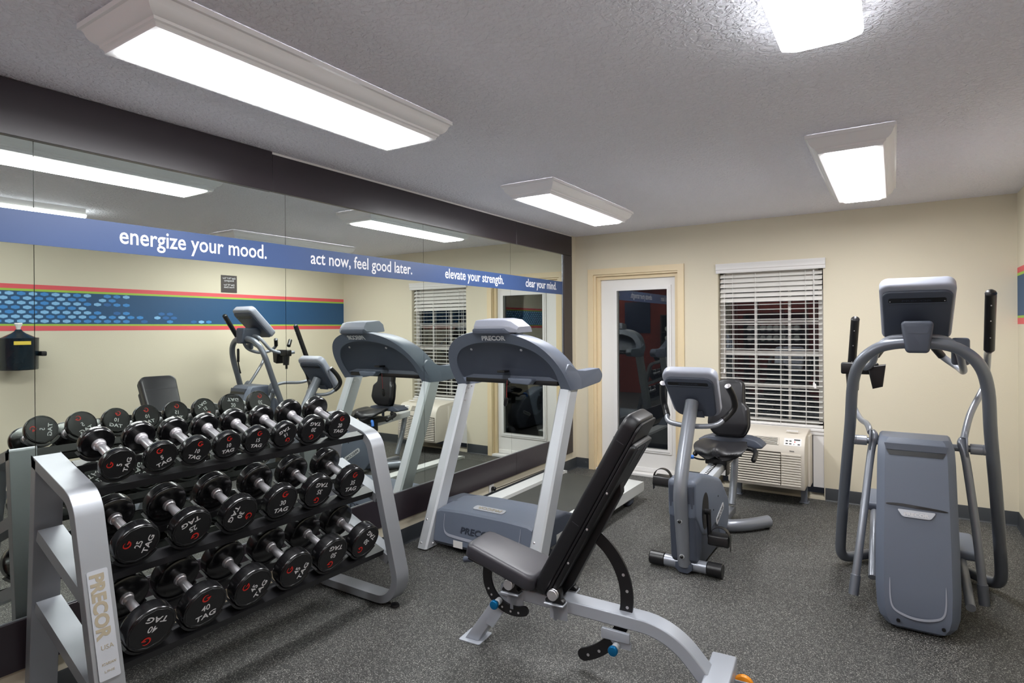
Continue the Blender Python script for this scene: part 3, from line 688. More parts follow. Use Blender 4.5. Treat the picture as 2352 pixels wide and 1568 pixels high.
mb = MB(); mb.loft([[Vector((.950, 3.035, .015)), Vector((.984, 3.02, .015)), Vector((.984, 3.05, .015)), Vector((.950, 3.06, .015))], [Vector((.950, 3.115, .205)), Vector((.984, 3.10, .205)), Vector((.984, 3.13, .205)), Vector((.950, 3.14, .205))]])
mb.build('bracket', m_silverl, tm)
# console: arched shell in a leaning plane + underside pan
CX = .610
prof_o = [(.470, 1.070), (.468, 1.120), (.462, 1.170), (.445, 1.235), (.412, 1.300), (.360, 1.360), (.285, 1.408), (.190, 1.440), (.095, 1.455), (0, 1.459)]
prof_i = [(.388, 1.070), (.388, 1.110), (.392, 1.160), (.385, 1.215), (.355, 1.272), (.300, 1.322), (.235, 1.352), (.160, 1.372), (.080, 1.382), (0, 1.385)]
full = lambda P: [Vector((CX-h, z)) for h, z in P]+[Vector((CX+h, z)) for h, z in P[-2::-1]]
O = catmull(full(prof_o), 3); I = catmull(full(prof_i), 3)
Yp = lambda z: 3.448-(z-1.07)*.771
rings = []
for i, (o, q) in enumerate(zip(O, I)):
    t_ = abs(o.x-CX)/.47; back = .20-.02*t_
    mid = o*.93+q*.07
    rings.append([Vector((q.x, Yp(q.y)+.030, q.y)), Vector((q.x, Yp(q.y), q.y)), Vector((mid.x, Yp(mid.y)-.010, mid.y)), Vector((o.x, Yp(o.y)+.004, o.y)), Vector((o.x+(o.x-CX)*.02, Yp(o.y)+.03, o.y+.003)),
                  Vector((o.x+(o.x-CX)*.02, min(Yp(o.y)+back, 3.57), max(o.y-.01, 1.07))), Vector((q.x, min(Yp(q.y)+back, 3.57), q.y))])
mb = MB(); mb.loft(rings); cs = mb.build('console_shell', m_bluegrey, tm, ang=40)
# dark pan filling the arch
half = [v for v in I if v.y > 1.125]
mb = MB(); n = len(half); cpt = Vector((CX, 1.25)); vs = []
for k, dep in ((1.0, .0), (.93, .012), (.80, .034), (0.4, .045)):
    vs += [Vector((cpt.x+(v.x-cpt.x)*k, Yp(cpt.y+(v.y-cpt.y)*k)+.010+dep, cpt.y+(v.y-cpt.y)*k)) for v in half]
fs = []
for j in range(3):
    for i in range(n-1): fs.append((j*n+i, j*n+i+1, (j+1)*n+i+1, (j+1)*n+i))
    fs.append((j*n+n-1, j*n, (j+1)*n, (j+1)*n+n-1))
fs.append(tuple(range(3*n, 4*n)))
mb._add(vs, fs); mb.build('console_underside', m_bluegreyd, tm, ang=50)
MB().box((.235, 3.42, 1.095), (.985, 3.50, 1.128), .006).build('console_tray', m_black, tm)
for x in (.40, .80): MB().lathe((x+.01, Yp(1.335)+.012, 1.335), (0, -.8, -.6), [(0, .009), (.004, .009), (.006, .005)], n=14).build('bolt', m_chrome, tm)
mb = MB().box((.565, 3.335, 1.175), (.625, 3.40, 1.19), .003); mb.build('port_slot', m_black, tm)
mb = MB(); cap = fillet([(.62, 1.140), (.84, 1.140), (.80, 1.098), (.66, 1.104)], .02, 5)
mb.prism([(v.x, v.y) for v in cap], XZ, 3.36, 3.46, rnd=.008); mb.build('sensor_housing', m_bluegrey, tm)
text('console_lettering', 'PRECOR', (.552, Yp(1.398)-.013, 1.399), (1, 0, 0), (0, -.771, 1), width=.185, height=.040, m=m_logot, parent=cs, bold=.035, shear=.3, depth=.002)
mb = MB()
sect = fillet([(3.135, 1.446), (3.130, 1.492), (3.155, 1.532), (3.30, 1.545), (3.32, 1.46)], [.012, .02, .02, .02, .01], 5)
mb.loft([[Vector((x, y+dy, z)) for y, z in ((v.x, 1.446+(v.y-1.446)*k) for v in sect)] for x, k, dy in ((.508, .75, .02), (.520, .97, .004), (.545, 1, 0), (.735, 1, 0), (.790, .9, .012), (.832, .45, .04))])
mb.build('display_housing', m_lightgrey, tm)
mb = MB(); sect = fillet([(3.122, 1.440), (3.118, 1.468), (3.135, 1.476), (3.20, 1.470), (3.20, 1.44)], .008, 4)
mb.loft([[Vector((x, v.x+dy, 1.44+(v.y-1.44)*k)) for v in sect] for x, k, dy in ((.506, .5, .02), (.520, 1, 0), (.755, 1, 0), (.790, .4, .025))]); mb.build('display_lip', m_bluegreyd, tm)
for x0, x1, fl in ((.138, .215, 1), (.995, 1.075, -1)):
    pts = fillet([(3.445, 1.068), (3.60, 1.066), (3.90, 1.088), (3.95, 1.135), (3.885, 1.190), (3.66, 1.186), (3.545, 1.195), (3.42, 1.245), (3.36, 1.20), (3.42, 1.12)], [.005, .2, .06, .06, .04, .2, .1, .03, .02, .02], 6)
    MB().prism([(v.x, v.y) for v in pts], YZ, x0, x1, rnd=.014).build('handrail', m_bluegrey, tm)
sc_ = MB().tube([(.605, 3.40, 1.12), (.600, 3.402, 1.06), (.598, 3.404, .995)], .0022, n=8).build('safety_cord', m_cord, tm)
mb = MB(); mb.lathe((.598, 3.404, 1.000), (-.25, 0, -1), [(0, .006), (.008, .013), (.03, .015), (.055, .012), (.062, .006)], n=14); mb.build('clip', m_black, sc_)

# ------------------------------------------------------------------ adjustable bench (side coordinates s, z; n = across)
BF = Vector((1.16, 2.285, 0)); BU = Vector((.9965, .083, 0)); BN = Vector((-.083, .9965, 0))
SZ = lambda s, z, n: BF+BU*s+BN*n+Vector((0, 0, z))
bm_ = Matrix((BU, BN, Vector((0, 0, 1)))).transposed().to_4x4(); bm_.translation = BF
bh = thing('weight_bench', 'adjustable weight bench with black vinyl pads on a silver frame in the foreground', 'bench', tuple(BF+BU*.5))
mb = MB(); ring_band(mb, fillet([(.150, .250), (.905, .226), (1.060, .055), (1.062, .03)], [0, .26, .05, 0], 14, closed=False), -.055, SZ, -.045, .045, closed=False)
o = mb.build('main_rail', m_bench, bh, ang=30); md = o.modifiers.new('bevel', 'BEVEL'); md.width = .005; md.segments = 2; md.limit_method = 'ANGLE'; md.angle_limit = R(50)
MB().prism([(v.x, v.y) for v in fillet([(.655, -.013), (.785, -.013), (.785, .013), (.655, .013)], .0125, 6)], lambda u, v, w_: SZ(u, .234-(u-.655)*.032+w_-.0002, v), -.002, .0012).build('rail_slot', m_black, o)
MB().prism([(-.048, .006), (.024, .006), (.150, .190), (.215, .248), (.170, .262), (.128, .250)], SZ, -.038, .038, rnd=.004).build('front_leg', m_bench, bh)
MB().prism([(v.x, v.y) for v in fillet([(-.070, -.062), (.045, -.062), (.045, .062), (-.070, .062)], .01, 4)], lambda u, v, w_: SZ(u, w_, v), .0, .006, rnd=.0015).build('foot_plate', m_bench, bh)
MB().prism([(.070, .105), (.108, .092), (.196, .222), (.150, .246)], SZ, -.0445, -.0385).build('gusset_plate', m_bench, bh)
MB().prism([(v.x, v.y) for v in fillet([(.640, .224), (.762, .219), (.762, .180), (.640, .180)], .006, 4)], SZ, -.0605, -.0455, rnd=.002).build('pin_plate', m_bench, bh)
MB().prism([(.672, .180), (.765, .180), (.765, .150), (.700, .150)], SZ, -.050, -.040).build('pin_gusset', m_bench, bh)
# pivots: bracket, bearing block, cap
for s0, z0 in ((.440, .335), (.226, .338)):
    for sg_ in (-1, 1):
        n0 = .075*sg_
        mb = MB().box((s0-.045, n0-.026, z0-.050), (s0+.045, n0+.026, z0-.042), .002, 1, mx=bm_)
        mb.box((s0-.012, n0-.004*1-.010*sg_, z0-.125), (s0+.004, n0+.022 if sg_ > 0 else n0+.006, z0-.050), .001, 1, mx=bm_)
        mb.box((s0-.040, .0405*sg_ if sg_ > 0 else -.0465, .205), (s0+.042, .0465*sg_ if sg_ > 0 else -.0405, z0-.050), .001, 1, mx=bm_)
        mb.build('pivot_bracket', m_bench, bh)
        pts = [(s0-.042, z0-.0415), (s0+.042, z0-.0415), (s0+.042, z0-.030), (s0+.031, z0-.022)]+[(s0+.031*math.cos(R(a)), z0+.031*math.sin(R(a))) for a in range(0, 181, 20)]+[(s0-.031, z0-.022), (s0-.042, z0-.030)]
        MB().prism(pts, SZ, n0-.016, n0+.016, rnd=.003).build('bearing_block', m_blackm, bh)
        q = 'pivot_cap'; MB().lathe(SZ(s0, z0, n0+.0165*sg_), BN*sg_, [(0, .023), (.003, .0235), (.006, .021), (.010, .021), (.012, .0235), (.020, .0235), (.022, .021)], n=28).build(q, m_chrome, bh)
    MB().cyl(SZ(s0, z0, -.055), SZ(s0, z0, .055), .015, n=20).build('pivot_axle', m_blackm, bh)
def padm(p, d, nrm_):      # local X along d, local Y across, local Z = nrm_
    X_ = BU*d.x+Vector((0, 0, d.y)); Z_ = BU*nrm_.x+Vector((0, 0, nrm_.y)); m = Matrix((X_, Z_.cross(X_), Z_)).transposed().to_4x4(); m.translation = SZ(p.x, p.y, 0); return m
def pad(name, p, d, L, w0, w1, th_, rnd, parent, m=m_vinyl, cr=.05, top=None):
    d = Vector(d).normalized(); nn_ = Vector((-d.y, d.x)); mx = padm(Vector(p), d, nn_)
    out = fillet([(0, -w0/2), (L, -w1/2), (L, w1/2), (0, w0/2)], cr, 7); n_ = len(out); c_ = Vector((L/2, 0))
    rings = []
    for z, ins in [(0, rnd*.35), (rnd*.25, .002), (rnd*.5, 0)]+[(th_-rnd+rnd*math.sin(R(a)), rnd-rnd*math.cos(R(a))) for a in (0, 22, 45, 68, 90)]:
        ring = []
        for v in out:
            q = v-c_; k = Vector((max(0, abs(q.x)-ins)*(1 if q.x > 0 else -1), max(0, abs(q.y)-ins)*(1 if q.y > 0 else -1)))+c_; ring.append(mx @ Vector((k.x, k.y, z)))
        rings.append(ring)
    mb = MB(); mb.loft(rings); return mb.build(name, m, parent, ang=60), mx
sp, smx = pad('seat_pad', (-.012, .425), (1, -.262), .372, .215, .262, .066, .018, bh, cr=.035)
sp.data.materials.clear(); sp.data.materials.append(m_vinylg)
sa = Vector((1, -.262)).normalized(); sn = Vector((-sa.y, sa.x))
def on(p, d, a, b): d = Vector(d).normalized(); return Vector(p)+d*a+Vector((-d.y, d.x))*b
mb = MB()                                       # piping around the seat top
mb.build('seat_board', m_blackm, bh) if False else mb.b.free()
bp_ = [on((-.012, .425), (1, -.262), .02, -.001), on((-.012, .425), (1, -.262), .355, -.001), on((-.012, .425), (1, -.262), .355, -.013), on((-.012, .425), (1, -.262), .02, -.013)]
MB().prism([(v.x, v.y) for v in bp_], SZ, -.09, .09).build('seat_board', m_blackm, bh)
bp_ = [on((-.012, .425), (1, -.262), .09, -.0135), on((-.012, .425), (1, -.262), .33, -.0135), on((-.012, .425), (1, -.262), .28, -.050), on((-.012, .425), (1, -.262), .17, -.050)]
MB().prism([(v.x, v.y) for v in bp_], SZ, -.022, .022).build('seat_tube', m_blackm, bh)
# back pad: board side is +s
bd_ = (.4855, .8742); b0 = (.385, .303)
bpd, bmx = pad('back_pad', b0, bd_, .915, .195, .262, .064, .018, bh, cr=.045)
for a in (.39, .80):
    mb = MB(); hw = (.195+.067*a/.915)/2; mb.box((a-.0012, -hw+.012, .0635), (a+.0012, hw-.012, .0652), mx=bmx).box((a-.0012, -hw-.0012, .012), (a+.0012, -hw+.002, .046), mx=bmx); mb.build('seam', m_vinylg, bpd)
q = lambda a, b: on(b0, bd_, a, b)
pad('back_board', tuple(q(.012, -.0125)), bd_, .895, .190, .258, .012, .004, bh, m=m_blackm, cr=.04)
pad('back_shell', tuple(q(.02, -.037)), bd_, .800, .186, .254, .024, .006, bh, m=m_blackm, cr=.022)
hw_ = lambda a: (.190+.068*a/.9)/2
for n0 in (-.07, .045): mb = MB(); mb.box((.72, n0, -.0385), (.80, n0+.025, -.0372), mx=bmx); mb.build('grip_slot', m_vinylg, bh)
MB().prism([(v.x, v.y) for v in (q(.03, -.0345), q(.62, -.0345), q(.58, -.060), q(.10, -.075), q(.03, -.06))], SZ, -.025, .025, rnd=.003).build('back_tube', m_blackm, bh)
for a in (.22, .40, .585):
    MB().lathe(SZ(*q(a, -.024), -hw_(a)-.0002), -BN, [(0, .005), (.002, .005), (.003, .003)], n=10).build('bolt', m_chrome, bh)
def arc_plate(name, c_, r0, r1, a0, a1, n0, n1, holes=(), rh=.0065):
    P = [(c_[0]+r1*math.cos(R(a)), c_[1]+r1*math.sin(R(a))) for a in [a0+(a1-a0)*i/30 for i in range(31)]]
    rm, rw = (r0+r1)/2, (r1-r0)/2; e = (c_[0]+rm*math.cos(R(a1)), c_[1]+rm*math.sin(R(a1))); sg = 1 if a1 > a0 else -1
    P += [(e[0]+rw*math.cos(R(a1+sg*t)), e[1]+rw*math.sin(R(a1+sg*t))) for t in range(20, 180, 20)]
    P += [(c_[0]+r0*math.cos(R(a)), c_[1]+r0*math.sin(R(a))) for a in [a1+(a0-a1)*i/30 for i in range(31)]]
    o = MB().prism(P, SZ, n0, n1).build(name, m_blackm, bh, ang=30)
    mb = MB()
    for a in holes:
        p = (c_[0]+(rm+.004)*math.cos(R(a)), c_[1]+(rm+.004)*math.sin(R(a))); mb.cyl(SZ(p[0], p[1], n0-.0008), SZ(p[0], p[1], n0-.0001), rh, n=16)
    mb.build('adjustment_holes', m_chrome, o); return o
arc_plate('back_arc', (.44, .335), .268, .322, 56, -70, -.006, .006, (20, 7, -6, -55, -66))
MB().prism([(.40, .30)]+[(.42+.29*math.cos(R(a)), .323+.29*math.sin(R(a))) for a in (50, 56, 62)]+[(.45, .34)], SZ, -.005, .005).build('arc_web', m_blackm, bh) if False else None
arc_plate('seat_arc', (.226, .338), .117, .160, 165, 292, -.060, -.048, (205, 217, 246, 264, 280), .005)
def pin(s0, z0, n0):
    mb = MB().lathe(SZ(s0, z0, n0), -BN, [(0, .015), (.022, .015), (.024, .011), (.026, .011)], n=20); mb.build('pin_barrel', m_silverl, bh)
    MB().lathe(SZ(s0, z0, n0-.0262), -BN, [(0, .009), (.016, .009)], n=16).build('pin_neck', m_black, bh)
    MB().lathe(SZ(s0, z0, n0-.0424), -BN, [(0, .017), (.003, .0205), (.012, .0205), (.016, .018), (.018, .010)], n=28).build('pin_knob', m_blue, bh)
pin(.705, .160, -.051); pin(.155, .235, -.061)
MB().box((1.052, -.20, .035), (1.150, .150, .128), .008, mx=bm_).build('rear_crossbar', m_bench, bh)
for n0 in (-.19, .13): MB().box((1.07, n0-.012, .0), (1.13, n0+.012, .0345), .003, 1, mx=bm_).build('rubber_foot', m_black, bh)
mb = MB().box((1.150, .078, .030), (1.205, .083, .070), .001, 1, mx=bm_).box((1.150, .117, .030), (1.205, .122, .070), .001, 1, mx=bm_); mb.build('wheel_bracket', m_bench, bh)
wh = MB().lathe(SZ(1.180, .046, .0855), BN, [(0, .028), (.003, .037), (.008, .0395), (.021, .0395), (.026, .037), (.0285, .028)], n=36).build('caster_wheel', m_orange, bh)
mb = MB().lathe(SZ(1.180, .046, .0850), BN, [(0, .020), (.0005, .021), (.029, .021), (.0295, .020)], n=24); mb.build('wheel_hub', m_black, wh)
MB().lathe(SZ(1.180, .046, .0775), -BN, [(0, .010), (.004, .010), (.005, .007)], n=16).build('axle_bolt', m_black, wh)
# short grey handle and prop under the seat front
MB().tube([SZ(-.095, .345, .035), SZ(-.01, .362, .035), SZ(.05, .368, .035)], .014, n=16).build('foot_peg', m_bluegreyd, bh)

# ------------------------------------------------------------------ recumbent exercise bike
bk = thing('exercise_bike', 'grey recumbent exercise bike with black seat facing the camera near the glass door', 'exercise bike', (1.78, 4.0, 0))
BX = 1.775
fs_ = MB().cyl((1.645, 3.575, .046), (1.905, 3.575, .046), .036, n=28).build('front_stabilizer', m_grey, bk)
for a, b in ((1.553, 1.648), (1.902, 1.992)): MB().lathe((a, 3.575, .046), (1, 0, 0), [(0, .036), (.006, .041), (b-a-.004, .041), (b-a, .038)], n=28).build('end_cap', m_black, fs_)
MB().prism([(-.050, .062), (.050, .062), (.052, .030), (.025, .006), (-.025, .006), (-.052, .030)], lambda u, v, w_: Vector((BX+u, w_, v)), 3.524, 3.60, rnd=.004).build('post_boot', m_bluegreyd, bk)
post = MB().tube([(BX, 3.552, .052), (BX, 3.52, .20), (BX, 3.487, .38), (BX, 3.472, .47), (BX, 3.480, .54), (BX, 3.512, .63), (BX, 3.60, .80), (BX, 3.725, 1.010)], .0405, n=28, smooth=5).build('post', m_grey, bk)
for z, y, rr_ in ((.335, 3.457, .010), (.115, 3.497, .010)):
    MB().lathe((BX, y, z), (0, -1, -.1), [(-.004, .015), (.002, .015), (.004, rr_)], n=18).build('bolt_washer', m_silverl, post); MB().lathe((BX, y-.0045, z-.0004), (0, -1, -.1), [(0, .010), (.006, .010), (.009, .006)], n=16).build('bolt', m_black, post)
MB().lathe((BX, 3.490, .165), (0, -1, -.2), [(-.004, .010), (.002, .010), (.003, .008)], n=16).build('bolt_hole', m_black, post)
# console seen from behind
cm = Matrix.Translation(Vector((1.777, 3.735, 1.062))) @ Matrix.Rotation(R(37), 4, 'X')
def cprism(name, pts, y0_, y1_, m, parent, rnd=.008, rr=.04, mtx=None):
    P_ = fillet(pts, rr, 7); mm = mtx or cm
    return MB().prism([(v.x, v.y) for v in P_], lambda u, v, w_: mm @ Vector((u, w_, v)), y0_, y1_, rnd=rnd).build(name, m, parent, ang=40)
hs = cprism('console_housing', [(-.172, .185), (.172, .185), (.150, -.180), (-.140, -.180)], -.018, .045, m_lightgrey, bk, .016, .055)
cprism('console_back', [(-.158, .150), (.152, .150), (.128, -.168), (-.120, -.168)], -.034, -.0175, m_bluegreyd, hs, .012, .05)
cprism('back_recess', [(-.130, .118), (.118, .118), (.118, .092), (-.130, .092)], -.0352, -.0335, m_black, hs, 0, .008)
cprism('back_ridge', [(-.134, .092), (.122, .092), (.122, .086), (-.134, .086)], -.038, -.0335, m_bluegreyd, hs, .001, .002)
text('console_lettering', 'PRECOR', cm @ Vector((-.060, -.0352, .098)), tuple(cm.to_3x3() @ Vector((1, 0, 0))), tuple(cm.to_3x3() @ Vector((0, 0, 1))), width=.12, height=.014, m=m_textd, parent=hs, bold=.02, depth=.0006)
MB().prism([(-.050, -.115), (.050, -.115), (.055, -.168), (-.055, -.168)], lambda u, v, w_: cm @ Vector((u, w_, v)), -.045, -.034, rnd=.005).build('mount_cover', m_bluegreyd, hs)
hb = MB().tube([(1.600, 3.775, .905), (1.615, 3.735, .882), (1.66, 3.705, .868), (1.775, 3.690, .862), (1.885, 3.705, .868), (1.93, 3.735, .880), (1.950, 3.77, .900)], .0155, n=18, smooth=5).build('handlebar', m_grey, bk)
for s_, x in ((-1, 1.600), (1, 1.950)):
    p = [(x, 3.775, .905), (x+.018*s_, 3.805, .935), (x+.034*s_, 3.815, .985), (x+.030*s_, 3.78, 1.05), (x-.002*s_-.012*(s_ < 0), 3.725, 1.115)] if s_ < 0 else [(x, 3.77, .900), (x+.030, 3.80, .932), (x+.062, 3.81, .985), (x+.058, 3.785, 1.05), (x+.040, 3.73, 1.115)]
    g = MB().tube(p, .0195, n=18, smooth=6).build('grip', m_black, hb); e = Vector(p[-1]); d = (e-Vector(p[-2])).normalized()
    MB().lathe(e, d, [(0, .019), (.004, .019), (.008, .012)], n=18).build('grip_cap', m_chrome, g)
# body shroud
bodyp = fillet([(3.475, .560), (3.66, .570), (3.86, .515), (4.10, .445), (4.315, .270), (4.335, .130), (4.20, .018), (3.59, .018), (3.525, .09), (3.49, .38)], [.03, .12, .12, .14, .12, .12, .08, .02, .02, .05], 7)
body_ = MB().prism([(v.x, v.y) for v in bodyp], YZ, BX-.078, BX+.078, rnd=.030).build('body_shroud', m_bluegreyd, bk, ang=45)
topp = fillet([(3.478, .572), (3.66, .583), (3.88, .527), (4.12, .456), (4.335, .275), (4.352, .130), (4.24, .035), (4.10, .03), (3.99, .20), (3.80, .16), (3.64, .20), (3.49, .35)], [.03, .12, .12, .14, .12, .12, .05, .05, .15, .1, .1, .05], 7)
MB().prism([(v.x, v.y) for v in topp], YZ, BX-.083, BX+.083, rnd=.028).build('upper_cover', m_bluegrey, bk, ang=45)
for s_ in (1, -1):
    xo = BX+.0832*s_
    el = [(3.705+.075*math.cos(R(a)), .345+.112*math.sin(R(a))) for a in range(0, 360, 12)]
    MB().prism(el, YZ, xo-.0004*s_, xo+.0012*s_).build('crank_opening', m_black, bk)
    pts = fillet([(-.105, -.024), (.105, -.024), (.105, .024), (-.105, .024)], .021, 5); ca, sa_ = math.cos(R(20)), math.sin(R(20))
    cy_, cz_ = 4.065, .235
    nb = MB().prism([(cy_+v.x*ca-v.y*sa_, cz_+v.x*sa_+v.y*ca) for v in pts], YZ, xo, xo+.002*s_).build('side_badge', m_logot, bk)
    if s_ > 0: text('badge_lettering', 'PRECOR', (xo+.0022, cy_-.082*ca+.013*sa_, cz_-.082*sa_-.013*ca), (0, ca, sa_), (0, -sa_, ca), width=.165, height=.026, m=m_textd, parent=nb, bold=.02, depth=.0006)
    else: text('badge_lettering', 'PRECOR', (xo-.0022, cy_+.082*ca+.013*sa_, cz_+.082*sa_-.013*ca), (0, -ca, -sa_), (0, -sa_, ca), width=.165, height=.026, m=m_textd, parent=nb, bold=.02, depth=.0006)
    for y, z in ((4.18, .41), (4.02, .36), (3.90, .30), (4.04, .045)): MB().lathe((xo, y, z), (s_, 0, 0), [(0, .006), (.002, .006), (.003, .003)], n=10).build('screw', m_black, bk)
    # crank arm, pedal, strap
    cy0, cz0 = 3.690, .345; dy, dz = (-.02, -.150) if s_ > 0 else (.02, .150)
    xc = xo+.022*s_
    mb = MB().cyl((xo+.002*s_, cy0, cz0), (xo+.034*s_, cy0, cz0), .018, n=20); mb.tube([(xc, cy0, cz0), (xc+.012*s_, cy0+dy, cz0+dz)], [.015, .012], n=12); cr_ = mb.build('crank_arm', m_blackm, bk)
    px, py, pz = xc+.014*s_, cy0+dy, cz0+dz
    mb = MB(); x0_, x1_ = (px, px+.115*s_); xa_, xb_ = min(x0_, x1_), max(x0_, x1_)
    mb.prism(fillet([(py-.060, pz-.018), (py-.050, pz+.034), (py+.045, pz+.030), (py+.055, pz-.014), (py+.03, pz-.032), (py-.03, pz-.034)], .01, 4) and [(v.x, v.y) for v in fillet([(py-.060, pz-.018), (py-.050, pz+.034), (py+.045, pz+.030), (py+.055, pz-.014), (py+.03, pz-.032), (py-.03, pz-.034)], .01, 4)], YZ, xa_, xb_, rnd=.004)
    pd = mb.build('pedal', m_black, bk)
    mb = MB(); rings = []
    xs_, xe_ = px+.004*s_, px+.122*s_
    for i in range(17):
        t_ = i/16; a = math.pi*t_; x = (xs_+xe_)/2+(xs_-xe_)/2*math.cos(a); z = pz+.005+.075*math.sin(a)**.8; y = py-.010
        rings.append([Vector((x, y-.018, z)), Vector((x, y+.018, z)), Vector((x*.985+(xs_+xe_)/2*.015, y+.018, z-.003)), Vector((x*.985+(xs_+xe_)/2*.015, y-.018, z-.003))])
    rings.append([v+Vector((0, 0, -.06)) for v in rings[-1]])
    mb.loft(rings); mb.build('pedal_strap', m_black, pd, ang=50)
# rail, seat carriage, support
MB().prism([(v.x, v.y) for v in ((Vector((3.90, .475))), Vector((4.95, .560)), Vector((4.95, .500)), Vector((3.90, .415)))], YZ, BX-.048, BX+.048, rnd=.004).build('seat_rail', m_silverl, bk)
mb = MB()
mb.prism([(4.02, .4860), (4.30, .5087), (4.30, .5105), (4.02, .4878)], YZ, BX-.012, BX+.012); mb.build('rail_strip', m_black, bk)
mb = MB()
for i in range(7): y = 4.04+i*.033; mb.prism([(y, .4893+(y-4.02)*.081), (y+.012, .4902+(y-4.02)*.081), (y+.012, .4912+(y-4.02)*.081), (y, .4903+(y-4.02)*.081)], YZ, BX-.008, BX+.008)
mb.build('rail_numbers', m_text, bk)
MB().box((BX-.075, 4.30, .500), (BX+.075, 4.58, .548), .008).build('seat_carriage', m_blackm, bk)
for s_ in (-1, 1): MB().box((BX+.060*s_-.004, 4.34, .415), (BX+.060*s_+.004, 4.44, .51), .003).build('carriage_plate', m_blackm, bk)
MB().tube([(BX-.08, 4.32, .525), (BX-.12, 4.30, .528), (BX-.155, 4.27, .545)], .006, n=10, smooth=4).build('lever_rod', m_blackm, bk)
MB().tube([(BX-.150, 4.272, .545), (BX-.178, 4.25, .542), (BX-.200, 4.235, .500)], .0145, n=14, smooth=4).build('lever_grip', m_bluer, bk)
# seat: saddle-like pan
mb = MB(); rings = []; NX, NY = 20, 9
def seat_z(u, v):   # u across -1..1, v front 0 .. back 1
    return .640+.022*abs(u)**1.6-.055*(1-v)**2*(1-.75*math.exp(-((abs(u)-.0)/.25)**2))+.015*math.exp(-(u/.2)**2)*(1-v)-.02*max(0, abs(u)-.75)*4*.6
top = []; bot = []
for j in range(NY+1):
    v = j/NY; hw = .205*(1-.12*(1-v))*(.80+.20*math.sin(math.pi*min(1, v*1.15+.12)))
    r1, r0 = [], []
    for i in range(NX+1):
        u = -1+2*i/NX; y = 4.215+v*.30-.045*math.cos(u*math.pi)*(1-v)*.6+.02*u*u
        z = seat_z(u, v); th_ = .050*(1-abs(u)**5)*(1 if 0 < j < NY else .35)
        zz = z-(.020 if j in (0, NY) else 0); r1.append(Vector((BX+.015+hw*u, y, zz))); r0.append(Vector((BX+.015+hw*u*.93, y+.01*(1-2*v), zz-th_-.012)))
    rings.append(r1+r0[::-1])
mb.loft(rings); o = mb.build('seat', m_vinyl, bk, ang=80); md = o.modifiers.new('s', 'SUBSURF'); md.levels = md.render_levels = 1
# backrest
bq = Matrix.Translation(Vector((1.795, 4.655, .865))) @ Matrix.Rotation(R(-8), 4, 'X')
P_ = fillet([(-.098, .215), (.098, .215), (.104, .04), (.140, .0), (.148, -.13), (.105, -.215), (-.105, -.215), (-.148, -.13), (-.140, .0), (-.104, .04)], [.06, .06, .03, .05, .09, .07, .07, .09, .05, .03], 6)
MB().prism([(v.x, v.y) for v in P_], lambda u, v, w_: bq @ Vector((u, w_-.05*(u/.148)**2, v)), -.032, .030, rnd=.020).build('backrest', m_vinyl, bk, ang=70)
MB().prism([(v.x*1.03, v.y*1.02) for v in P_], lambda u, v, w_: bq @ Vector((u, w_-.05*(u/.148)**2, v)), .031, .046, rnd=.004).build('backrest_shell', m_black, bk, ang=50)
for s_ in (-1, 1): MB().box((1.795+.065*s_-.016, 4.655, .50), (1.795+.065*s_+.016, 4.668, .70), .004).build('backrest_strut', m_bluegreyd, bk)
wing = [(-.27, -.01), (-.16, .03), (.0, .040), (.13, .036), (.20, .020), (.275, -.035), (.20, -.045), (.10, -.030), (-.10, -.025), (-.20, -.030)]
MB().prism([(v.x, v.y) for v in fillet(wing, .02, 4)], lambda u, v, w_: Vector((1.80+u*.93, 4.60+w_+.1*v, .622+v*.9)), .0, .16, rnd=.010).build('side_tray', m_bluegreyd, bk, ang=50)
for s_ in (-1, 1):
    hr = MB().tube([(1.795+.10*s_, 4.62, .575), (1.795+.165*s_, 4.60, .575), (1.795+.200*s_, 4.56, .565), (1.795+.205*s_, 4.46, .535)], .0175, n=16, smooth=5).build('side_handle', m_black, bk)
    MB().lathe((1.795+.205*s_, 4.465, .537), (0, -.96, -.28), [(0, .017), (.015, .0185), (.028, .015), (.034, .007)], n=18).build('handle_knob', m_black, hr)
MB().tube([(BX+.0, 4.92, .52), (BX+.0, 4.86, .30), (BX, 4.78, .10)], .028, n=20, smooth=4).build('rear_support', m_grey, bk)
MB().tube([(BX-.27, 4.66, .052), (BX-.20, 4.62, .050), (BX-.08, 4.46, .048), (BX, 4.42, .048), (BX+.08, 4.43, .048), (BX+.18, 4.52, .048), (BX+.285, 4.655, .052)], .043, n=24, smooth=6).build('rear_stabilizer', m_grey, bk)
MB().box((BX-.03, 4.28, .03), (BX+.03, 4.46, .085), .01).build('base_beam', m_bluegreyd, bk)
MB().box((BX-.028, 4.46, .03), (BX+.028, 4.80, .085), .01).build('base_beam', m_grey, bk)
for s_ in (-1, 1): MB().box((BX+.275*s_-.022, 4.625, .0), (BX+.275*s_+.022, 4.69, .045), .008).build('end_foot', m_black, bk)

# ------------------------------------------------------------------ elliptical trainer
EX = 2.940
el_ = thing('elliptical_trainer', 'tall grey elliptical trainer with a blue-grey front shroud, at the right of the room', 'elliptical trainer', (EX, 3.95, 0))
def mirx(P): return [(2*EX-x, y, z) for x, y, z in P]
half_loop = [(EX, 3.718, 1.385), (EX-.10, 3.720, 1.380), (EX-.185, 3.730, 1.350), (EX-.258, 3.750, 1.275), (EX-.294, 3.785, 1.150), (EX-.312, 3.86, .92), (EX-.347, 3.98, .56), (EX-.376, 4.10, .22), (EX-.380, 4.155, .085), (EX-.345, 4.215, .045), (EX-.26, 4.33, .040), (EX-.16, 4.42, .040), (EX-.05, 4.44, .040)]
pts = half_loop[::-1]+mirx(half_loop)[1:]
MB().tube(pts, .0290, n=22, smooth=5).build('frame_loop', m_greyd, el_)
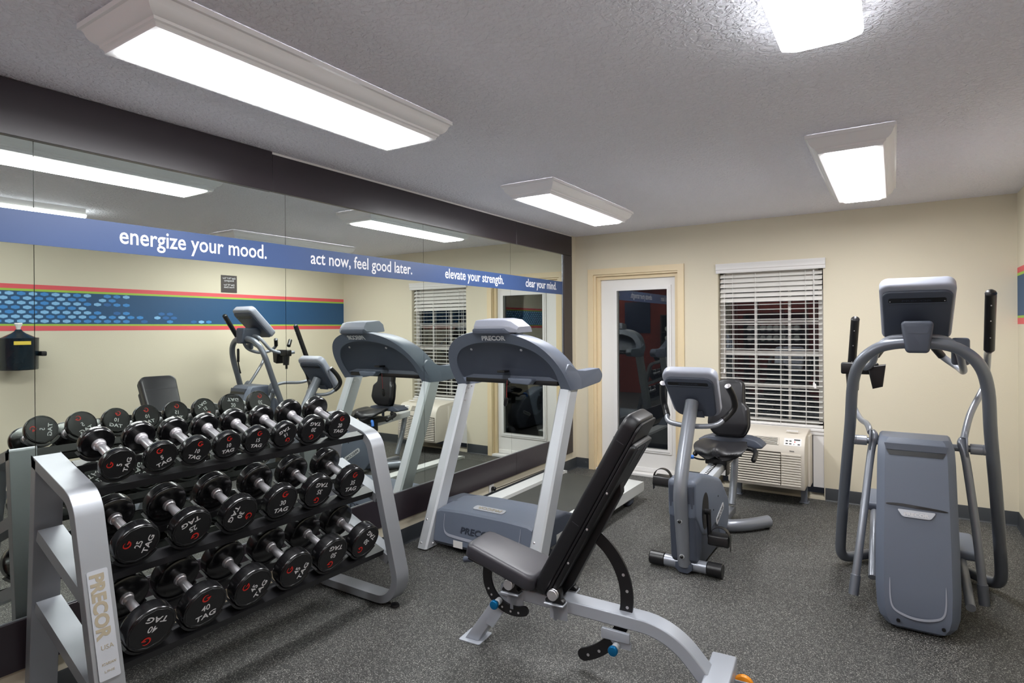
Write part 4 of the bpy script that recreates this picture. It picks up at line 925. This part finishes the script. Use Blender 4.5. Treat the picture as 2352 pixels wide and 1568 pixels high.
# front shroud
def yb_(z): return 3.395+(.90-z)*-.0+((z-.0)*.30 if z < .9 else .27)-.02*math.sin(min(1, z/.9)*math.pi)
secs = []
for z, hw, dep in ((.012, .100, .16), (.025, .128, .22), (.055, .150, .27), (.10, .163, .32), (.20, .169, .40), (.40, .168, .44), (.60, .165, .40), (.78, .163, .33), (.85, .160, .27), (.880, .152, .24), (.892, .140, .20)):
    y0_ = yb_(z)+(.035 if z < .02 else .018 if z < .04 else .006 if z < .08 else 0)+(0 if z < .86 else (z-.86)*.8)
    ring = []
    for u, v in ((-1, 1), (-1.0, .30), (-.985, .17), (-.93, .10), (-.80, .012), (-.78, -.002), (0, -.010), (.78, -.002), (.80, .012), (.93, .10), (.985, .17), (1.0, .30), (1, 1)):
        ring.append(Vector((EX-.012+(hw+.006)*u, y0_+(v*.20 if v < .3 else dep), z)))
    secs.append(ring)
mb = MB(); mb.loft(secs); sh_ = mb.build('front_shroud', m_bluegrey, el_, ang=24)
pa = lambda x, z, o=.0: Vector((EX-.012+x, yb_(z)-.010*(1-abs(x)/.12)-o, z))
def facestrip(name, path, wd_, m, out=.003, parent=None):
    mb = MB(); C_ = catmull([Vector((a, b)) for a, b in path], 5); rings = []
    for i, p in enumerate(C_):
        d = (C_[min(i+1, len(C_)-1)]-C_[max(0, i-1)]).normalized(); n_ = Vector((-d.y, d.x))*wd_*(.15+.85*math.sin(math.pi*i/(len(C_)-1))**.5)/2
        a, b = p+n_, p-n_; rings.append([pa(a.x, a.y, .001), pa(a.x, a.y, out), pa(b.x, b.y, out), pa(b.x, b.y, .001)])
    mb.loft(rings); return mb.build(name, m, parent or sh_)
facestrip('air_slot', [(-.128, .578), (-.06, .581), (.03, .577), (.128, .570)], .012, m_black, .0035)
facestrip('lower_groove', [(-.112, .24), (-.110, .15), (-.095, .105), (-.05, .085), (0, .080), (.05, .085), (.095, .105), (.110, .15), (.112, .24)], .010, m_lightgrey, .003)
mb = MB().prism([(-.125, .835), (.125, .835), (.112, .812), (-.112, .812)], lambda u, v, w_: pa(u, v, w_), .001, .0035); mb.build('top_slot', m_black, sh_)
mb = MB().prism([(-.135, .868), (.135, .868), (.125, .838), (-.125, .838)], lambda u, v, w_: pa(u, v, w_), .0008, .006, ); mb.build('top_lip', m_bluegreyd, sh_)
pts = fillet([(-.080, .560), (.080, .560), (.058, .528), (-.058, .528)], [.004, .004, .02, .02], 5)
lbp = MB().prism([(v.x, v.y) for v in pts], lambda u, v, w_: pa(u, v, w_), .001, .004).build('maker_badge', m_plate, sh_); lab(lbp, 'silver badge with lettering')
text('badge_lettering', 'PRECOR', pa(-.052, .536, .0042), (1, 0, 0), (0, .27, .96), width=.104, height=.015, m=m_text, parent=lbp, bold=.03, depth=.0012)
for x in (-.078, .100): MB().lathe(pa(x, .055, -.006), (0, -1, 0), [(0, .008), (.008, .008)], n=14).build('screw_hole', m_black, sh_)
# rear body, ramp and pedals behind the shroud
MB().prism([(v.x, v.y) for v in fillet([(3.72, .10), (3.80, .78), (4.02, .74), (4.22, .45), (4.28, .08)], .05, 5)], YZ, EX-.135, EX+.135, rnd=.03).build('rear_shroud', m_bluegreyd, el_)
MB().prism([(4.20, .03), (4.20, .28), (4.75, .12), (5.02, .06), (5.02, .02)], YZ, EX-.11, EX+.11, rnd=.01).build('ramp', m_bluegreyd, el_)
for s_, y, z in ((-1, 4.18, .36), (1, 4.02, .20)):
    MB().box((EX+.205*s_-.075, y, z), (EX+.205*s_+.075, y+.38, z+.05), .018).build('foot_pedal', m_bluegrey, el_)
    MB().tube([(EX+.205*s_, y-.42, .11), (EX+.205*s_, y-.02, z-.01), (EX+.205*s_, y+.36, z-.02)], .021, n=16, smooth=3).build('pedal_arm', m_grey, el_)
# cross axle with cone caps
MB().cyl((EX-.285, 3.905, .828), (EX+.285, 3.905, .828), .018, n=20).build('axle', m_greyd, el_)
for s_ in (-1, 1):
    MB().lathe((EX+.232*s_, 3.905, .828), (s_, 0, 0), [(0, .0275), (.050, .0275), (.051, .026), (.053, .0275), (.070, .0275), (.085, .020), (.098, .004)], n=24).build('axle_cap', m_grey, el_)
# link arms and moving handlebars
for s_, low, arm, gr in ((-1, (EX-.285, 3.585, .085), [(EX-.215, 3.905, .875), (EX-.235, 4.02, .905), (EX-.275, 4.24, .90), (EX-.315, 4.36, .955), (EX-.335, 4.335, 1.06), (EX-.328, 4.26, 1.17)], ((EX-.327, 4.255, 1.18), (EX-.297, 4.140, 1.515))),
                         (1, (EX+.275, 3.795, .085), [(EX+.205, 3.905, .875), (EX+.245, 4.03, 1.00), (EX+.318, 4.17, 1.14), (EX+.328, 4.155, 1.24), (EX+.318, 4.02, 1.325), (EX+.310, 3.885, 1.345)], ((EX+.309, 3.875, 1.35), (EX+.297, 3.690, 1.630)))):
    x0_ = EX+.195*s_
    ar = MB().tube([low, (x0_+.055*s_, low[1]+.10 if s_ < 0 else 3.82, .40), (x0_+.018*s_, 3.875, .76), (x0_, 3.900, .85), (x0_+.012*s_, 3.925, .875)], .0195, n=18, smooth=5).build('link_arm', m_grey, el_)
    d = (Vector((x0_+.055*s_, low[1]+.10 if s_ < 0 else 3.82, .40))-Vector(low)).normalized()
    MB().lathe(Vector(low)-d*.02, d, [(0, .024), (.10, .024), (.104, .020)], n=20).build('arm_sleeve', m_greyd, ar)
    pv = [(3.905+.052*math.cos(R(a)), .835+.085*math.sin(R(a))) for a in range(0, 360, 18)]
    MB().prism(pv, YZ, EX+.216*s_-.004, EX+.216*s_+.004, rnd=.001).build('pivot_plate', m_grey, el_)
    mv = MB().tube(arm, .0165, n=18, smooth=6).build('moving_handlebar', m_grey, el_)
    gp = MB().tube([gr[0], tuple((Vector(gr[0])+Vector(gr[1]))/2), gr[1]], .0255, n=20, flat=((1, 0, 0), .92)).build('grip', m_black, mv)
    e = Vector(gr[1]); d = (e-Vector(gr[0])).normalized()
    MB().lathe(e, d, [(0, .0245), (.010, .0205), (.017, .012), (.020, .004)], n=20).build('grip_cap', m_black, gp)
    for k in (.25, .55, .82):
        p = Vector(gr[0]).lerp(e, k); MB().lathe(p+Vector((0, -.0245, -.008)), (0, -.9, -.4), [(0, .003), (.003, .003), (.004, .001)], n=8).build('grip_screw', m_chrome, gp)
# fixed handlebar behind the loop with cup holder
MB().tube([(EX-.30, 4.12, 1.235), (EX-.255, 4.02, 1.225), (EX-.205, 3.90, 1.265), (EX-.175, 3.83, 1.35), (EX-.12, 3.80, 1.405), (EX, 3.795, 1.415), (EX+.12, 3.80, 1.405), (EX+.175, 3.83, 1.35), (EX+.20, 3.90, 1.27), (EX+.215, 4.04, 1.225), (EX+.20, 4.17, 1.24), (EX+.13, 4.20, 1.30), (EX+.08, 4.16, 1.37)], .0175, n=18, smooth=6).build('fixed_handlebar', m_grey, el_)
MB().tube([(EX+.13, 4.20, 1.30), (EX+.08, 4.16, 1.37)], .021, n=16).build('pulse_grip', m_black, el_)
MB().tube([(EX-.19, 4.13, 1.30), (EX-.15, 4.18, 1.36)], .021, n=16).build('pulse_grip', m_black, el_)
ch = MB().box((EX-.365, 3.98, 1.195), (EX-.175, 4.04, 1.262), .010).build('cup_holder', m_black, el_)
MB().prism([(-.23, 1.24), (-.14, 1.255), (-.155, 1.13), (-.205, 1.115)], lambda u, v, w_: Vector((EX+u, w_, v)), 3.96, 4.06, rnd=.006).build('holder_flap', m_black, ch)
MB().lathe((EX-.305, 4.01, 1.10), (0, 0, 1), [(0, .030), (.09, .036), (.094, .036)], n=18).build('holder_cup', m_black, ch)
MB().tube([(EX-.325, 4.00, 1.13), (EX-.325, 4.00, 1.06)], .012, n=12).build('holder_clip', m_black, ch)
pk = MB().box((EX+.155, 3.90, 1.265), (EX+.235, 3.94, 1.41), .016); pk.build('key_pad', m_bluegrey, el_)
# console
em = Matrix.Translation(Vector((EX, 3.835, 1.552))) @ Matrix.Rotation(R(45), 4, 'X')
eh = cprism('console_housing', [(-.168, .205), (.168, .205), (.158, -.200), (-.158, -.200)], -.020, .050, m_lightgrey, el_, .016, .045, em)
cprism('console_back', [(-.155, .172), (.155, .172), (.146, -.190), (-.146, -.190)], -.036, -.0195, m_bluegreyd, eh, .012, .04, em)
cprism('back_recess', [(-.125, .130), (.125, .130), (.125, .098), (-.125, .098)], -.0372, -.0355, m_black, eh, 0, .010, em)
cprism('back_ridge', [(-.130, .098), (.130, .098), (.130, .092), (-.130, .092)], -.040, -.0355, m_bluegreyd, eh, .001, .002, em)
for x in (-.118, .118): MB().lathe(em @ Vector((x, -.0373, .108)), em.to_3x3() @ Vector((0, -1, 0)), [(0, .003), (.001, .002)], n=8).build('screw', m_chrome, eh)
text('console_lettering', 'PRECOR', em @ Vector((-.065, -.0373, .106)), tuple(em.to_3x3() @ Vector((1, 0, 0))), tuple(em.to_3x3() @ Vector((0, 0, 1))), width=.13, height=.013, m=m_textd, parent=eh, bold=.02, depth=.0006)
MB().prism([(v.x, v.y) for v in fillet([(-.072, 1.500), (.072, 1.500), (.050, 1.335), (-.050, 1.335)], .02, 6)], lambda u, v, w_: Vector((EX+u, w_+(v-1.335)*.10, v)), 3.660, 3.87, rnd=.014).build('clamp_cover', m_bluegreyd, el_, ang=50)
mb = MB().prism([(v.x, v.y) for v in fillet([(-.052, 1.472), (.052, 1.472), (.042, 1.435), (-.042, 1.435)], .008, 4)], lambda u, v, w_: Vector((EX+u, w_+(v-1.335)*.10, v)), 3.6588, 3.6602); mb.build('clamp_recess', m_bluegreyd, el_)
# phone-like handset hanging at the far side, seen in the mirror
hsn = MB().box((EX+.272, 3.822, 1.12), (EX+.300, 3.850, 1.275), .014).build('holder_pod', m_black, el_); MB().tube([(EX+.287, 3.836, 1.12), (EX+.289, 3.85, 1.06), (EX+.296, 3.87, 1.00)], .007, n=10).build('pod_strap', m_black, hsn)
